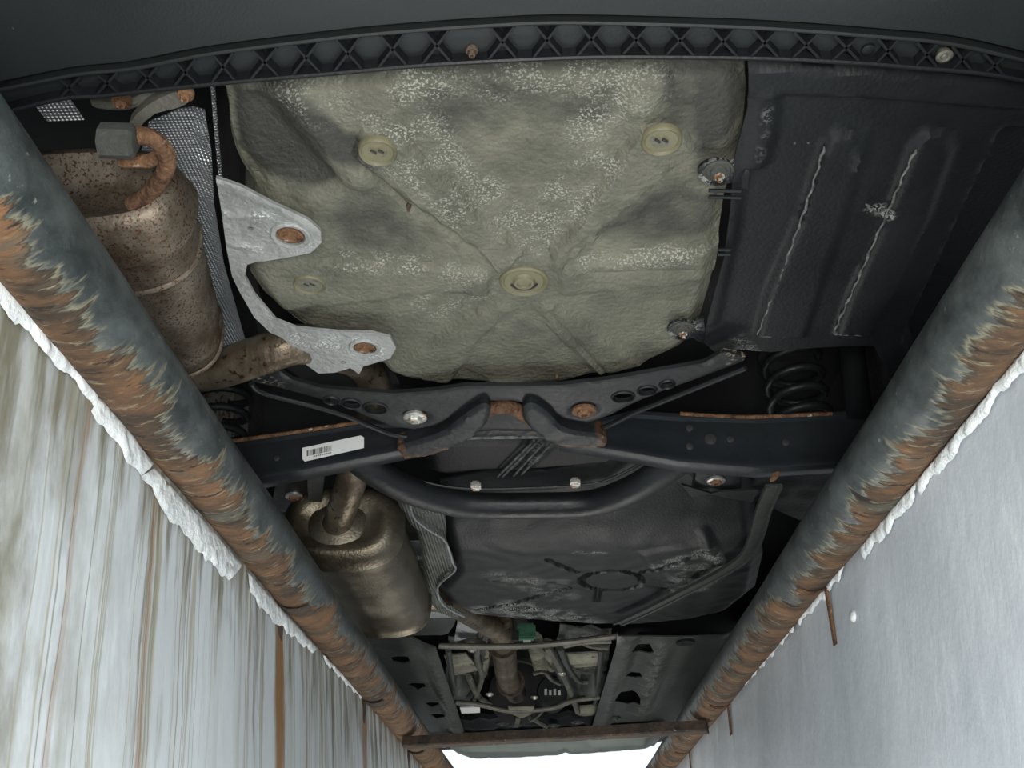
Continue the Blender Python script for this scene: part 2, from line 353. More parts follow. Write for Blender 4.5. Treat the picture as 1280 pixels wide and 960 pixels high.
def pipe_mat(name, side, lo, hi):
    """grey paint inside, scaly rust and mud on the flank that faces the wall"""
    m = bpy.data.materials.new(name); m.use_nodes = True; nt = m.node_tree; B = nt.nodes['Principled BSDF']; L = nt.links.new
    tc = N(nt, 'ShaderNodeTexCoord')
    def noise(sc_, scale, det=6, ro=.65):
        mp = N(nt, 'ShaderNodeMapping'); mp.inputs['Scale'].default_value = sc_; L(tc.outputs['Object'], mp.inputs[0])
        n = N(nt, 'ShaderNodeTexNoise'); n.inputs['Scale'].default_value = scale; n.inputs['Detail'].default_value = det; n.inputs['Roughness'].default_value = ro; L(mp.outputs[0], n.inputs[0]); return n.outputs[0]
    def ramp(v, a, b):
        r = N(nt, 'ShaderNodeMapRange'); r.inputs[1].default_value = a; r.inputs[2].default_value = b; L(v, r.inputs[0]); return r.outputs[0]
    def mt(op, a, b=0.0):
        q = N(nt, 'ShaderNodeMath', operation=op)
        for i, s in enumerate((a, b)):
            if isinstance(s, (int, float)): q.inputs[i].default_value = s
            else: L(s, q.inputs[i])
        return q.outputs[0]
    def mx(f, a, b):
        q = N(nt, 'ShaderNodeMix', data_type='RGBA')
        for i, s in ((0, f), (6, a), (7, b)):
            if isinstance(s, tuple): q.inputs[i].default_value = (*s, 1)
            else: L(s, q.inputs[i])
        return q.outputs[2]
    sep = N(nt, 'ShaderNodeSeparateXYZ'); L(tc.outputs['Object'], sep.inputs[0])
    # coordinate around the pipe: +1 = outer flank, -1 = flank to the pit centre, seen from below
    ang = mt('DIVIDE', mt('ADD', mt('MULTIPLY', sep.outputs[0], side * .76), mt('MULTIPLY', sep.outputs[2], -.65)), PIPE_R)
    nf = noise((.55, 3, .55), 22, 8); nl = noise((.5, 1, .5), 4.5, 3)
    v = mt('ADD', ang, mt('MULTIPLY', mt('SUBTRACT', nf, .5), 2.2)); v = mt('ADD', v, mt('MULTIPLY', mt('SUBTRACT', nl, .5), 3.0))
    v = mt('ADD', v, mt('MULTIPLY', mt('MINIMUM', sep.outputs[1], 1.0), .35))
    f = ramp(v, lo, hi)
    paint = mx(ramp(noise((1, .6, 1), 26, 8), .38, .66), (.022, .028, .028), (.075, .088, .085))
    paint = mx(ramp(noise((1, 1, 1), 70, 4), .66, .70), paint, (.16, .17, .15))
    rust = mx(ramp(noise((1, 2, 1), 10, 8), .38, .62), (.050, .034, .021), (.225, .115, .052))
    rust = mx(ramp(noise((1, 3, 1), 5, 6), .54, .64), rust, (.10, .095, .07))
    rust = mx(ramp(noise((1, 4, 1), 34, 7), .57, .66), rust, (.27, .23, .15))
    rust = mx(ramp(noise((1, 3.5, 1), 18, 5), .59, .64), rust, (.018, .014, .011))
    fr = ramp(v, lo - .22, lo - .06); paint = mx(mt('MULTIPLY', fr, ramp(noise((.6, 3, .6), 40, 6), .40, .56)), paint, (.19, .18, .125))
    L(mx(f, paint, rust), B.inputs['Base Color'])
    rr = N(nt, 'ShaderNodeMapRange'); rr.inputs[3].default_value = .42; rr.inputs[4].default_value = .8; L(f, rr.inputs[0]); L(rr.outputs[0], B.inputs['Roughness'])
    B.inputs['Metallic'].default_value = .1
    bp = N(nt, 'ShaderNodeBump'); bp.inputs['Strength'].default_value = .8; bp.inputs['Distance'].default_value = .006
    L(mt('ADD', mt('MULTIPLY', f, mt('ADD', noise((1, 4, 1), 24, 8), .35)), mt('MULTIPLY', noise((1, 1, 1), 70, 5), .25)), bp.inputs['Height']); L(bp.outputs[0], B.inputs['Normal'])
    return m

# ------------------------------------------------------------ the pit (setting)
PIPE_X, PIPE_R, WX = .428, .0445, .458
Y0, Y1, ZB = -2.6, 9.0, -1.75
wcz = (ZB + 0) / 2; TOPZ = -wcz + 0                       # wall top in the wall's own coordinates
wcy = (Y0 + Y1) / 2
M['wall_left'] = wall_mat('streaked_pit_wall', (.63, .67, .69), (.71, .755, .775), 1.0,
                          [(1.60 - wcy, .034, 1.1, .95), (2.42 - wcy, .04, 1.0, .8), (3.25 - wcy, .03, .9, .8), (1.02 - wcy, .01, 1.3, .5), (.83 - wcy, .008, 1.3, .35)], -1)
M['wall_right'] = wall_mat('painted_pit_wall', (.50, .54, .58), (.64, .68, .72), 0.0, [(2.5 - wcy, .008, .25, .3)], 1)
def wall(name, xa, xb, m, lean):
    # the visible face is a grid with a gentle trowelled waviness
    xf = xa if abs(xa) < abs(xb) else xb; xo = xb if xf == xa else xa
    ny, nz = 220, 36; vs = []; fs = []
    for j in range(nz + 1):
        for i in range(ny + 1):
            y = Y0 + (Y1 - Y0) * i / ny; z = ZB + (-.006 - ZB) * j / nz
            d = .0016 * math.sin(y * 17 + 2 * math.sin(z * 9)) * math.sin(z * 13 + y * 3) + .001 * math.sin(y * 43 + z * 31)
            vs.append((xf + d - math.copysign(lean * -z, xf), y, z))
    for j in range(nz):
        for i in range(ny):
            a = j * (ny + 1) + i; fs.append((a, a + 1, a + ny + 2, a + ny + 1))
    s = len(vs); vs += [(xo, Y0, ZB), (xo, Y1, ZB), (xo, Y1, 0), (xo, Y0, 0)]; c = [0, ny, nz * (ny + 1) + ny, nz * (ny + 1)]
    fs += [(s + 3, s + 2, s + 1, s), ]
    o = finish(name, vs, fs, m, smooth=True); tag(o, kind='structure'); return o
wall_left = wall('wall_left', -WX - .14, -WX, M['wall_left'], .11)
wall_right = wall('wall_right', WX, WX + .14, M['wall_right'], .04)
tag(box('wall_back', (-WX, Y0 - .12, ZB), (WX, Y0, -.01), M['darkened']), kind='structure')
tag(box('wall_front', (-WX, Y1, ZB), (WX, Y1 + .12, -.01), M['concrete']), kind='structure')
tag(box('floor', (-WX - .14, Y0 - .12, ZB - .1), (WX + .14, Y1 + .12, ZB), M['darkened']), 'concrete bottom of the pit, darkened to cut bounce', kind='structure')
for s in (-1, 1):
    a, b = sorted((s * (WX + .012), s * 6))
    f = box('floor', (a, Y0 - 3, -.12), (b, Y1 + 4, 0), M['concrete']); tag(f, kind='structure')

def edge_pipe(side, mt_, label):
    ys = np.linspace(Y0, Y1, 120); vs = []; fs = []; seg = 28
    random.seed(5 + side)
    for i, y in enumerate(ys):
        for k in range(seg):
            a = k * math.tau / seg
            r = PIPE_R + .0008 * math.sin(y * 9 + a * 3) + (.0006 * random.random())
            vs.append((side * PIPE_X + r * math.cos(a), y, r * math.sin(a)))
    for i in range(len(ys) - 1):
        for k in range(seg):
            a = i * seg + k; b = i * seg + (k + 1) % seg; fs.append((a, b, b + seg, a + seg))
    fs.append(tuple(range(seg))[::-1]); m = (len(ys) - 1) * seg; fs.append(tuple(m + k for k in range(seg)))
    root = empty('edge_pipe', (side * PIPE_X, (Y0 + Y1) / 2, 0), label, 'pipe')
    finish('pipe_body', vs, fs, mt_, root)
    return root
pl = edge_pipe(-1, pipe_mat('rusty_pipe_left', -1, -.82, -.70), 'thick rusty steel pipe edging the pit above the streaked left wall')
pr = edge_pipe(1, pipe_mat('rusty_pipe_right', 1, -.60, -.45), 'thick grey steel pipe with rust patches above the smooth right wall')
def strap(root, side, y, ln, ww=.012, mt_=None):
    # flat anchor strap: hugs the pipe underside, then runs down the wall face
    pts = []
    for k in range(7):
        a = math.radians(-120 + 115 * k / 6) if side > 0 else math.radians(-60 - 115 * k / 6)
        pts.append((side * PIPE_X + (PIPE_R + .003) * math.cos(a), (PIPE_R + .003) * math.sin(a)))
    pts = pts[:5] + [(side * (WX - .006), -.038), (side * (WX - .006), -ln)]
    vs = []; fs = []
    for (x, z) in pts:
        for dy in (-ww / 2, ww / 2):
            for t in (0, 1): vs.append((x - side * .0 + (side * -.0035 if t else 0), y + dy, z - (.002 if t else 0)))
    for i in range(len(pts) - 1):
        a = i * 4; b = a + 4
        fs += [(a, a + 2, b + 2, b), (a + 1, b + 1, b + 3, a + 3), (a, b, b + 1, a + 1), (a + 2, a + 3, b + 3, b + 2)]
    fs += [(0, 1, 3, 2), (len(vs) - 4, len(vs) - 2, len(vs) - 1, len(vs) - 3)]
    return finish('anchor_strap', vs, fs, mt_ or M['rust'], root, smooth=False)
for y, ln in ((1.53, .13), (2.52, .11), (3.3, .10), (4.2, .1)): strap(pr, 1, y, ln)
for y, ln in ((1.60, .11), (2.42, .12), (3.25, .11), (4.1, .1)): strap(pl, -1, y, ln, .032, M['rustdark'])
# a filler blob behind the first strap end on the right wall
q = W(1068, 770, WX - .004)
lathe('plaster_blob', q, (-1, 0, 0), [(-.004, .009), (.003, .009), (.006, .005)], M['plaster'], wall_right, seg=9)

# chipped plaster strip under the pipes, chunk by chunk
def chunk(side, top, low, parent):
    """outline on the wall face in the photo's frame; thick, bulging, with a ragged edge"""
    X = side * (WX - .002); up = [W(a, b, X) for a, b in top]; lo = [W(a, b, X) for a, b in low]
    def res(L, n):
        d = [0]
        for i in range(len(L) - 1): d.append(d[-1] + (L[i + 1] - L[i]).length)
        o = []
        for k in range(n):
            t = d[-1] * k / (n - 1); i = max(j for j in range(len(d)) if d[j] <= t + 1e-9); i = min(i, len(L) - 2)
            o.append(L[i].lerp(L[i + 1], (t - d[i]) / max(d[i + 1] - d[i], 1e-9)))
        return o
    n = max(6, int((up[-1] - up[0]).length / .006)); A = res(up, n); Bt = res(lo, n); m = 6; vs = []; fs = []
    for i in range(n):
        q_ = (A[i] - A[0]).length; rag = .0018 * math.sin(q_ * 130 + len(top)) + .003 * math.sin(q_ * 61 + 2 * top[0][0]) + .003 * (random.random() - .5)
        for j in range(m + 1):
            t = j / m; p = A[i].lerp(Bt[i], t); p = p.copy(); p.z += rag * t
            bulge = .0045 * math.sqrt(max(0, 1 - (2 * t - .9) ** 2 * .8)) * (1 if 0 < i < n - 1 else .2) + .0012 * (random.random() - .3)
            if j in (0, m): bulge = .0
            p.x -= side * (bulge + (.11 if side < 0 else .04) * max(0, -p.z)); vs.append(p)
    for i in range(n - 1):
        for j in range(m):
            a = i * (m + 1) + j; fs.append((a, a + 1, a + m + 2, a + m + 1))
    return finish('plaster_chunk', vs, fs, M['plaster'], parent, angle=60)
Lc = [([(-30, 300), (20, 370), (70, 430), (118, 490)], [(-30, 345), (10, 405), (50, 440), (112, 508)]),
      ([(118, 492), (150, 530), (187, 580)], [(106, 512), (132, 550), (168, 594)]),
      ([(188, 585), (215, 615), (250, 650), (298, 705)], [(168, 592), (193, 636), (224, 672), (262, 708), (284, 722)]),
      ([(305, 715), (340, 752), (392, 810)], [(305, 740), (332, 774), (386, 816)]),
      ([(230, 645), (262, 680), (292, 712)], [(236, 680), (252, 702), (278, 726)]),
      ([(400, 818), (425, 842), (450, 866)], [(402, 826), (425, 850), (448, 872)]),
      ([(515, 924), (530, 938), (548, 955)], [(511, 932), (524, 946), (540, 962)])]
for t, l in Lc: chunk(-1, t, l, wall_left)
Rc = [([(1290, 430), (1240, 490), (1195, 545), (1150, 600)], [(1292, 452), (1246, 503), (1198, 566), (1152, 617)]),
      ([(1148, 602), (1110, 645), (1078, 683)], [(1146, 622), (1112, 665), (1082, 698)]),
      ([(1058, 705), (1030, 738), (1000, 770)], [(1052, 722), (1028, 752), (1000, 780)]),
      ([(995, 778), (965, 812), (930, 850)], [(994, 786), (965, 820), (932, 856)]),
      ([(905, 880), (880, 905), (860, 928)], [(904, 886), (880, 911), (860, 934)])]
for t, l in Rc: chunk(1, t, l, wall_right)

# rusty bar lying across under both pipes
def cross_bar():
    a = S(508, 926, -.055); b = S(884, 906, -.055); d = (b - a).normalized(); nrm = Vector((-d.y, d.x, 0)); vs = []; fs = []; n = 26
    for i in range(n + 1):
        p = a.lerp(b, i / n)
        for (u, v) in ((-.030, -.020), (-.026, -.024), (.026, -.024), (.030, -.020), (.030, .004), (-.030, .004)):
            vs.append(p + nrm * (u + .0012 * (random.random() - .5)) + Vector((0, 0, v + .0008 * (random.random() - .5) + .004)))
    for i in range(n):
        for k in range(6):
            q = i * 6 + k; r = i * 6 + (k + 1) % 6; fs.append((q, r, r + 6, q + 6))
    fs += [tuple(range(6)), tuple(n * 6 + k for k in range(6))]
    tag(finish('cross_bar', vs, fs, M['rustdark'], None, angle=25), 'flat rusty steel bar lying crosswise between the two pit pipes', 'bar')
cross_bar()

# ------------------------------------------------------------ the car
car = empty('car', (0, 2.75, 0), 'dark car parked over the pit, its dirty underbody seen from below and behind', 'car')
def group_part(name, loc, label=None):
    o = bpy.data.objects.new(name, None); sc.collection.objects.link(o); o.parent = car; o.location = Vector(loc) - car.location; o.empty_display_size = .05
    if label: o['label'] = label
    return o

# --- body shell above everything: floor pan and sills, tyres
box('floor_pan', (-.80, .62, .46), (.80, 4.9, .60), M['dark'], car)
for s in (-1, 1):
    a, b = sorted((s * .74, s * .80)); bevel(box('sill', (a, 1.95, .2), (b, 3.7, .46), M['frame'], car), .015)
    for y in (1.55, 4.15):
        w_ = .1; t = lathe('tyre', (s * .70, y, .315), (1, 0, 0), [(-w_, .19), (-w_, .29), (-w_ * .8, .31), (-w_ * .3, .315), (w_ * .3, .315), (w_ * .8, .31), (w_, .29), (w_, .19), (w_ * .6, .17), (-w_ * .6, .17)], M['tyre'], car, seg=40)
        lathe('wheel_rim', (s * .70, y, .315), (1, 0, 0), [(-.08, .17), (-.07, .19), (.07, .19), (.08, .17), (.05, .06), (-.02, .05)], M['bolt'], t, seg=24)

# --- rear bumper
zl = .17
bo = [(67, 99), (168, 86), (269, 67), (430, 47), (530, 38), (621, 32), (705, 29), (850, 32), (935, 35), (1018, 40), (1105, 47), (1186, 55), (1280, 76)]
bi = [(57, 128), (130, 120), (201, 112), (302, 102), (430, 91), (530, 82), (635, 76), (740, 72), (850, 72), (935, 73), (1018, 76), (1135, 84), (1280, 101)]
def extend(px, z, ext):
    L = [S(a, b, z) for a, b in px]
    d = ext
    left = [Vector((-.80, .98 + d, z)), Vector((-.75, .77 + d, z)), Vector((-.60, .66 + d, z))]
    right = [Vector((.60, .685 + d, z)), Vector((.75, .80 + d, z)), Vector((.80, 1.0 + d, z))]
    return sm2(left + L + right, 5, False)
Co = extend(bo, zl, 0.0); Ci = extend(bi, zl, .03)
def outn(C, i):
    t = (C[min(i + 1, len(C) - 1)] - C[max(i - 1, 0)]); return Vector((t.y, -t.x, 0)).normalized()
def sweep(name, C, prof, m, parent, label=None):
    vs = []; fs = []; k = len(prof)
    for i in range(len(C)):
        n = outn(C, i)
        for (u, z) in prof: vs.append(Vector((C[i].x, C[i].y, 0)) + n * u + Vector((0, 0, z)))
    for i in range(len(C) - 1):
        for j in range(k - 1):
            a = i * k + j; fs.append((a, a + 1, a + k + 1, a + k))
    o = finish(name, vs, fs, m, parent)
    if label: o['label'] = label
    return o
bump = group_part('rear_bumper', (0, .6, zl), 'smooth dark plastic bumper with a ribbed lattice edge')
sweep('bumper_skin', Co, [(-.002, zl + .03), (-.002, zl), (0, zl - .001), (.002, zl), (.0025, zl + .012), (.007, zl + .012), (.0085, zl + .001), (.012, zl), (.045, zl + .002), (.10, zl + .02), (.15, zl + .06), (.175, zl + .13), (.175, zl + .30), (.15, zl + .42)], M['bumper'], bump)
sweep('inner_lip', Ci, [(0.002, zl + .03), (0.002, zl), (.0005, zl - .0015), (-.0025, zl), (-.003, zl + .03)], M['plastic'], bump)
# floor of the lattice channel
vs = []; fs = []
def atx(C, x):
    for i in range(len(C) - 1):
        if C[i].x <= x <= C[i + 1].x: return C[i].lerp(C[i + 1], (x - C[i].x) / (C[i + 1].x - C[i].x + 1e-9))
    return C[0] if x < C[0].x else C[-1]
for i in range(81):
    x = -.74 + 1.48 * i / 80; a = atx(Co, x); b = atx(Ci, x); vs += [(x, a.y, zl + .011), (x, b.y, zl + .011), (x, b.y, zl + .015), (x, a.y, zl + .015)]
for i in range(80):
    for k in range(4): a = i * 4 + k; b = i * 4 + (k + 1) % 4; fs.append((a, b, b + 4, a + 4))
finish('channel_floor', vs, fs, M['bumper'], bump)
def rib(xa, xb, m=M['plastic']):
    pass
xc = [87, 134, 185, 232, 279, 331, 383, 435, 490.5, 546, 628, 684, 739, 795, 850, 904, 956, 1008, 1058, 1110, 1159, 1203, 1243]
def py_at(L, x):
    for (x0, y0), (x1, y1) in zip(L, L[1:]):
        if x0 <= x <= x1: return y0 + (y1 - y0) * (x - x0) / (x1 - x0)
    return L[0][1] if x < L[0][0] else L[-1][1]
for x in xc:
    vs = []; fs = []
    sc_ = 1.0 if 300 < x < 1100 else .82
    for (dx0, dx1) in ((-15 * sc_, 19 * sc_), (15 * sc_, -19 * sc_)):
        a = S(x + dx0, py_at(bo, x + dx0) + 3, zl); b = S(x + dx1, py_at(bi, x + dx1) + 0, zl)
        d = (b - a).normalized(); n = Vector((-d.y, d.x, 0)) * .0012; s = len(vs)
        for p in (a, b):
            for sg in (-1, 1):
                for z in (zl + .0005, zl + .011): vs.append(Vector((p.x, p.y, z)) + n * sg)
        fs += [tuple(s + q for q in f) for f in ((0, 1, 3, 2), (4, 6, 7, 5), (0, 4, 5, 1), (2, 3, 7, 6), (0, 2, 6, 4), (1, 5, 7, 3))]
    finish('cross_rib', vs, fs, M['plastic'], bump, smooth=False)
plate('clip_plate', [(572, 51), (610, 50), (612, 71), (574, 73)], zl + .012, M['plastic'], bump, .004, .01, relief=[('line', [(590, 62), (594, 62)], .002, .003, .003)])
hexbolt(S(590, 63, zl + .010), .006, M['rustdark'], bump)
lathe('push_clip', S(1180, 69, zl + .006), (0, 0, -1), [(-.01, .003), (0, .0075), (.002, .0075), (.003, .005), (.002, .003), (.004, .002)], M['strapm'], bump, seg=18, label='pale plastic push clip')
lathe('push_clip', S(1085, 61, zl + .010), (0, 0, -1), [(-.01, .003), (0, .006), (.002, .006), (.003, .004)], M['plastic'], bump, seg=18)

# --- spare wheel well
zw = .22
well_poly = [(281, 109), (330, 102), (400, 96), (520, 85), (640, 78), (760, 76), (860, 76), (920, 77), (931, 82), (934, 130), (926, 190), (906, 262), (896, 330), (881, 390), (862, 432), (820, 455), (770, 468), (735, 476), (700, 484), (640, 487), (580, 482), (530, 479), (490, 468), (440, 445), (380, 416), (345, 388), (318, 352), (304, 325), (306, 280), (318, 244), (300, 214), (287, 180), (283, 140)]
rib_soft = .009
wf = [('poly', [(625, 335), (600, 310), (440, 190), (460, 160), (500, 168), (640, 300), (655, 310)], .011, rib_soft),
      ('poly', [(690, 310), (705, 300), (800, 155), (850, 160), (870, 185), (720, 315), (690, 335)], .011, rib_soft),
      ('poly', [(700, 330), (740, 325), (905, 305), (905, 345), (740, 362), (700, 362)], .009, rib_soft),
      ('poly', [(610, 335), (540, 330), (320, 320), (300, 350), (345, 385), (420, 378), (540, 362), (610, 362)], .009, rib_soft),
      ('poly', [(625, 375), (585, 395), (480, 462), (560, 478), (600, 420), (645, 380)], .008, rib_soft),
      ('poly', [(690, 375), (720, 395), (815, 460), (750, 468), (690, 410), (670, 380)], .008, rib_soft),
      ('poly', [(600, 325), (655, 308), (715, 325), (730, 352), (712, 376), (655, 388), (600, 376), (582, 352)], .004, .02),
      ('poly', [(300, 120), (350, 125), (420, 215), (400, 240), (320, 235), (290, 190)], -.018, .05),
      ('line', [(352, 112), (380, 160), (420, 205), (450, 225)], .006, .010, .025),
      ('poly', [(520, 110), (770, 100), (750, 150), (690, 250), (650, 270), (610, 235), (560, 160)], -.004, .04),
      ('line', [(822, 82), (800, 130)], .006, .010, .02),
      ('line', [(430, 95), (640, 84), (830, 82)], .002, .003, .006), ('line', [(452, 205), (510, 258), (600, 312)], .0015, -.006, .004), ('line', [(868, 190), (780, 260), (712, 312)], .0015, -.006, .004), ('line', [(598, 385), (560, 430)], .001, -.003, .004), ('line', [(686, 385), (755, 462)], .0015, -.005, .004), ('line', [(620, 262), (600, 250)], .002, .003, .006), ('line', [(735, 335), (893, 333)], .001, -.003, .004),
      ('line', [(505, 165), (508, 220), (512, 262), (518, 318)], .0008, .0016, .0025), ('line', [(540, 95), (545, 135)], .001, .002, .004), ('line', [(560, 100), (620, 100), (655, 122)], .001, .002, .004),
      ('poly', [(840, 190), (920, 195), (905, 260), (780, 290)], -.005, .04), ('poly', [(410, 215), (480, 240), (560, 310), (420, 305)], -.005, .04)]
ws = [('poly', [(295, 120), (335, 128), (395, 185), (415, 225), (390, 235), (330, 225), (296, 200)], 1.6, .03),  # shade of the concave upper-left recess, painted into the colour
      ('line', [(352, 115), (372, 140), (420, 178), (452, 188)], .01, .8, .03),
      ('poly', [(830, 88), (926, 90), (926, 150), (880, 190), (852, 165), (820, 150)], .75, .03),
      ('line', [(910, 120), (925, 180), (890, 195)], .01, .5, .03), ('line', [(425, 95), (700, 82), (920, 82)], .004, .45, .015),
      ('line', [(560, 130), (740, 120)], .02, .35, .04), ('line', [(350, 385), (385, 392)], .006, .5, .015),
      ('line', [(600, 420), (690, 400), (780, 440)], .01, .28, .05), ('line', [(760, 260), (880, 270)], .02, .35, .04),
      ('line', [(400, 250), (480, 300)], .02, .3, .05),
      ('poly', [(520, 105), (780, 100), (760, 160), (700, 250), (660, 280), (620, 250), (550, 180)], .24, .03), ('poly', [(430, 215), (500, 250), (590, 310), (560, 325), (420, 305)], .30, .03),  # recessed panels darkened in colour: dirt, plus shade that sets off the ribs
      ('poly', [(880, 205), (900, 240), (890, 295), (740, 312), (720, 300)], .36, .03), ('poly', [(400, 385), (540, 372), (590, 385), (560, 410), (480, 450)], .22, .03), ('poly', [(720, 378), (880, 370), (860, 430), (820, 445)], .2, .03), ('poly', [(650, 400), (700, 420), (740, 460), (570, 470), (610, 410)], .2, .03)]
ww = [('line', [(500, 120), (530, 190), (600, 270), (640, 300)], .018, .9, .03), ('line', [(600, 245), (650, 300)], .02, .9, .02), ('line', [(655, 285), (655, 300)], .02, 1, .02),
      ('line', [(750, 150), (740, 200), (690, 275)], .014, .9, .03), ('line', [(560, 95), (740, 110), (800, 110)], .015, .5, .03), ('line', [(420, 322), (560, 332)], .008, .9, .016),
      ('line', [(740, 325), (870, 312)], .008, 1, .014), ('line', [(540, 385), (600, 350)], .015, .6, .03), ('line', [(380, 120), (470, 130), (500, 190)], .02, .4, .03)]
well = plate('spare_wheel_well', well_poly, zw, M['well'], car, .002, .0075, relief=wf, stain_shade=ws, wear_shine=ww, edge=(.022, .016), smooth_n=3, noise=.0006, label='beige undersealed tub with pressed ribs radiating from the centre')
# tub side wall going up from the rim
C = [S(a, b, zw) for a, b in sm2([(a, b) for a, b in well_poly], 3)]
cen = sum(C, Vector()) / len(C); vs = []; fs = []
for p in C:
    d = (p - cen).normalized()
    for u, z in ((-.001, .014), (.004, .05), (.012, .12), (.02, .24)): vs.append(Vector((p.x, p.y, zw + z)) + Vector((d.x * u, d.y * u, 0)))
for i in range(len(C)):
    for j in range(3): a = i * 4 + j; b = ((i + 1) % len(C)) * 4 + j; fs.append((a, a + 1, b + 1, b))
finish('tub_wall', vs, fs, M['well'], well)
def plug(px, py, rpx, dz, big=False):
    c = S(px, py, zw - dz); r = (S(px + rpx, py, zw - dz) - c).length
    pr_ = [(-.004, r * 1.08), (.001, r * 1.06), (.003, r * .98), (.002, r * .9), (.0, r * .84), (-.001, r * .5)]
    pr_ += [(.0, r * .46), (.004, r * .42), (.0045, r * .3), (.002, r * .26), (.002, r * .02)] if big else [(-.001, r * .02)]
    o = lathe('rubber_plug', c, (0, 0, -1), pr_, M['plug'], well, seg=32)
    if not big:
        for k in range(2):
            a = c + Vector(((k - .5) * r * .4, -r * .05, -.001)); q = tube('plug_slot', [a + Vector((-r * .14, -r * .12, 0)), a + Vector((r * .12, r * .12, 0))], r * .07, M['ink'], well, seg=6, n=1)
    else:
        tube('plug_slot', [c + Vector((r * .58 * math.cos(t), r * .58 * math.sin(t), -.0008)) for t in np.linspace(math.pi * .1, math.pi * .9, 9)], r * .05, M['ink'], well, seg=6, n=1)
plug(472, 190, 23, .012); plug(827, 176, 24, .012); plug(387, 356, 19, .009); plug(655, 352, 29, .005, True)
hexbolt(S(511, 258, zw - .002), .003, M['rustdark'], well); hexbolt(S(696, 467, zw + .002), .004, M['rust'], well)

# --- right side plastic cover
zc = .205
cover = plate('under_cover', [(934, 71), (1100, 78), (1290, 96), (1500, 160), (1440, 330), (1300, 470), (1190, 520), (1150, 500), (1115, 475), (1092, 432), (1050, 433), (1000, 436), (965, 440), (925, 437), (893, 440), (880, 428), (884, 395), (905, 318), (912, 262), (918, 190), (934, 130)], zc, M['plastic'], car, .003, .0065,
      relief=[('poly', [(1032, 175), (1045, 163), (1070, 165), (1080, 180), (1058, 260), (1005, 420), (945, 420), (960, 360), (1000, 270)], .008, .006),
              ('poly', [(1143, 175), (1160, 160), (1185, 163), (1190, 185), (1160, 270), (1085, 420), (1045, 416), (1060, 370), (1110, 260)], .008, .006),
              ('line', [(958, 118), (952, 170), (944, 200)], .006, .008, .01), ('line', [(934, 92), (1100, 98), (1290, 114)], .012, .012, .014),
              ('line', [(1080, 170), (1072, 205)], .002, .003, .006),
              ('poly', [(1255, 165), (1130, 425), (1190, 520), (1440, 330), (1500, 160)], -.025, .012), ('line', [(932, 120), (918, 200), (905, 300), (885, 400)], .008, .005, .01)],
      wear_shine=[('line', [(1085, 258), (1110, 265)], .003, .8, .006), ('line', [(958, 130), (950, 190)], .001, .3, .004), ('line', [(925, 425), (940, 445)], .008, .6, .01)],
      label='black plastic cover with two long pressed ribs, scuffed along their edges')
for pts in ([(1030, 184), (1018, 225), (1003, 270), (988, 312), (974, 352), (960, 385), (947, 418)], [(1145, 187), (1128, 222), (1111, 262), (1090, 308), (1072, 350), (1056, 385), (1044, 413), (1048, 418), (1080, 419)], [(950, 420), (984, 421)], [(1082, 255), (1096, 266), (1108, 262)]):
    P = sm2([S(a, b, zc - .0068) for a, b in pts], 6, False)
    vs, fs2 = tube_vf([p + Vector((.0012 * math.sin(i * 1.9), .001 * math.sin(i * 2.7), 0)) for i, p in enumerate(P)], [.0010 + .0008 * abs(math.sin(i * .73)) * (i % 3 > 0) for i in range(len(P))], 6)
    finish('scuffed_ridge', vs, fs2, M['scuff_glint'], cover)
def tab(cx, cy, r, zt, lines=True):
    p = []
    for k in range(12):
        a = math.radians(50 + 260 * k / 11); p.append((cx + r * math.cos(a), cy - r * .62 * math.sin(a)))
    p += [(cx + r * 1.4, cy + r * .8), (cx + r * 1.4, cy - r * .8)]
    t = plate('mounting_tab', p, zt, M['plastic'], cover, .004, .008, smooth_n=2, wear_shine=[('line', [(cx, cy), (cx + 2, cy)], .012, .6, .02)])
    lathe('clip_washer', S(cx, cy - 2, zt - .0015), (0, 0, -1), [(-.002, .016), (.0, .016), (.0012, .0135), (0, .0125), (0, .009), (.002, .008), (.002, .004)], M['rubber'], cover, seg=24)
    hexbolt(S(cx + 1, cy + 4, zt - .003), .006, M['bolt'], cover)
tab(898, 216, 26, zc - .004); tab(853, 413, 19, zc + .002)
for (a, b) in (((886, 238), (926, 239)), ((886, 246), (926, 247)), ((898, 312), (913, 312)), ((898, 318), (913, 318))):
    tube('tab_rib', [S(*a, zc - .01), S(*b, zc - .01)], .0022, M['frame'], cover, seg=6, n=1)
plate('arch_liner', [(1060, 428), (1092, 428), (1115, 470), (1150, 502), (1200, 515), (1320, 470), (1240, 400)], .26, M['plastic'], car, .003, .02, edge=(.03, .02))

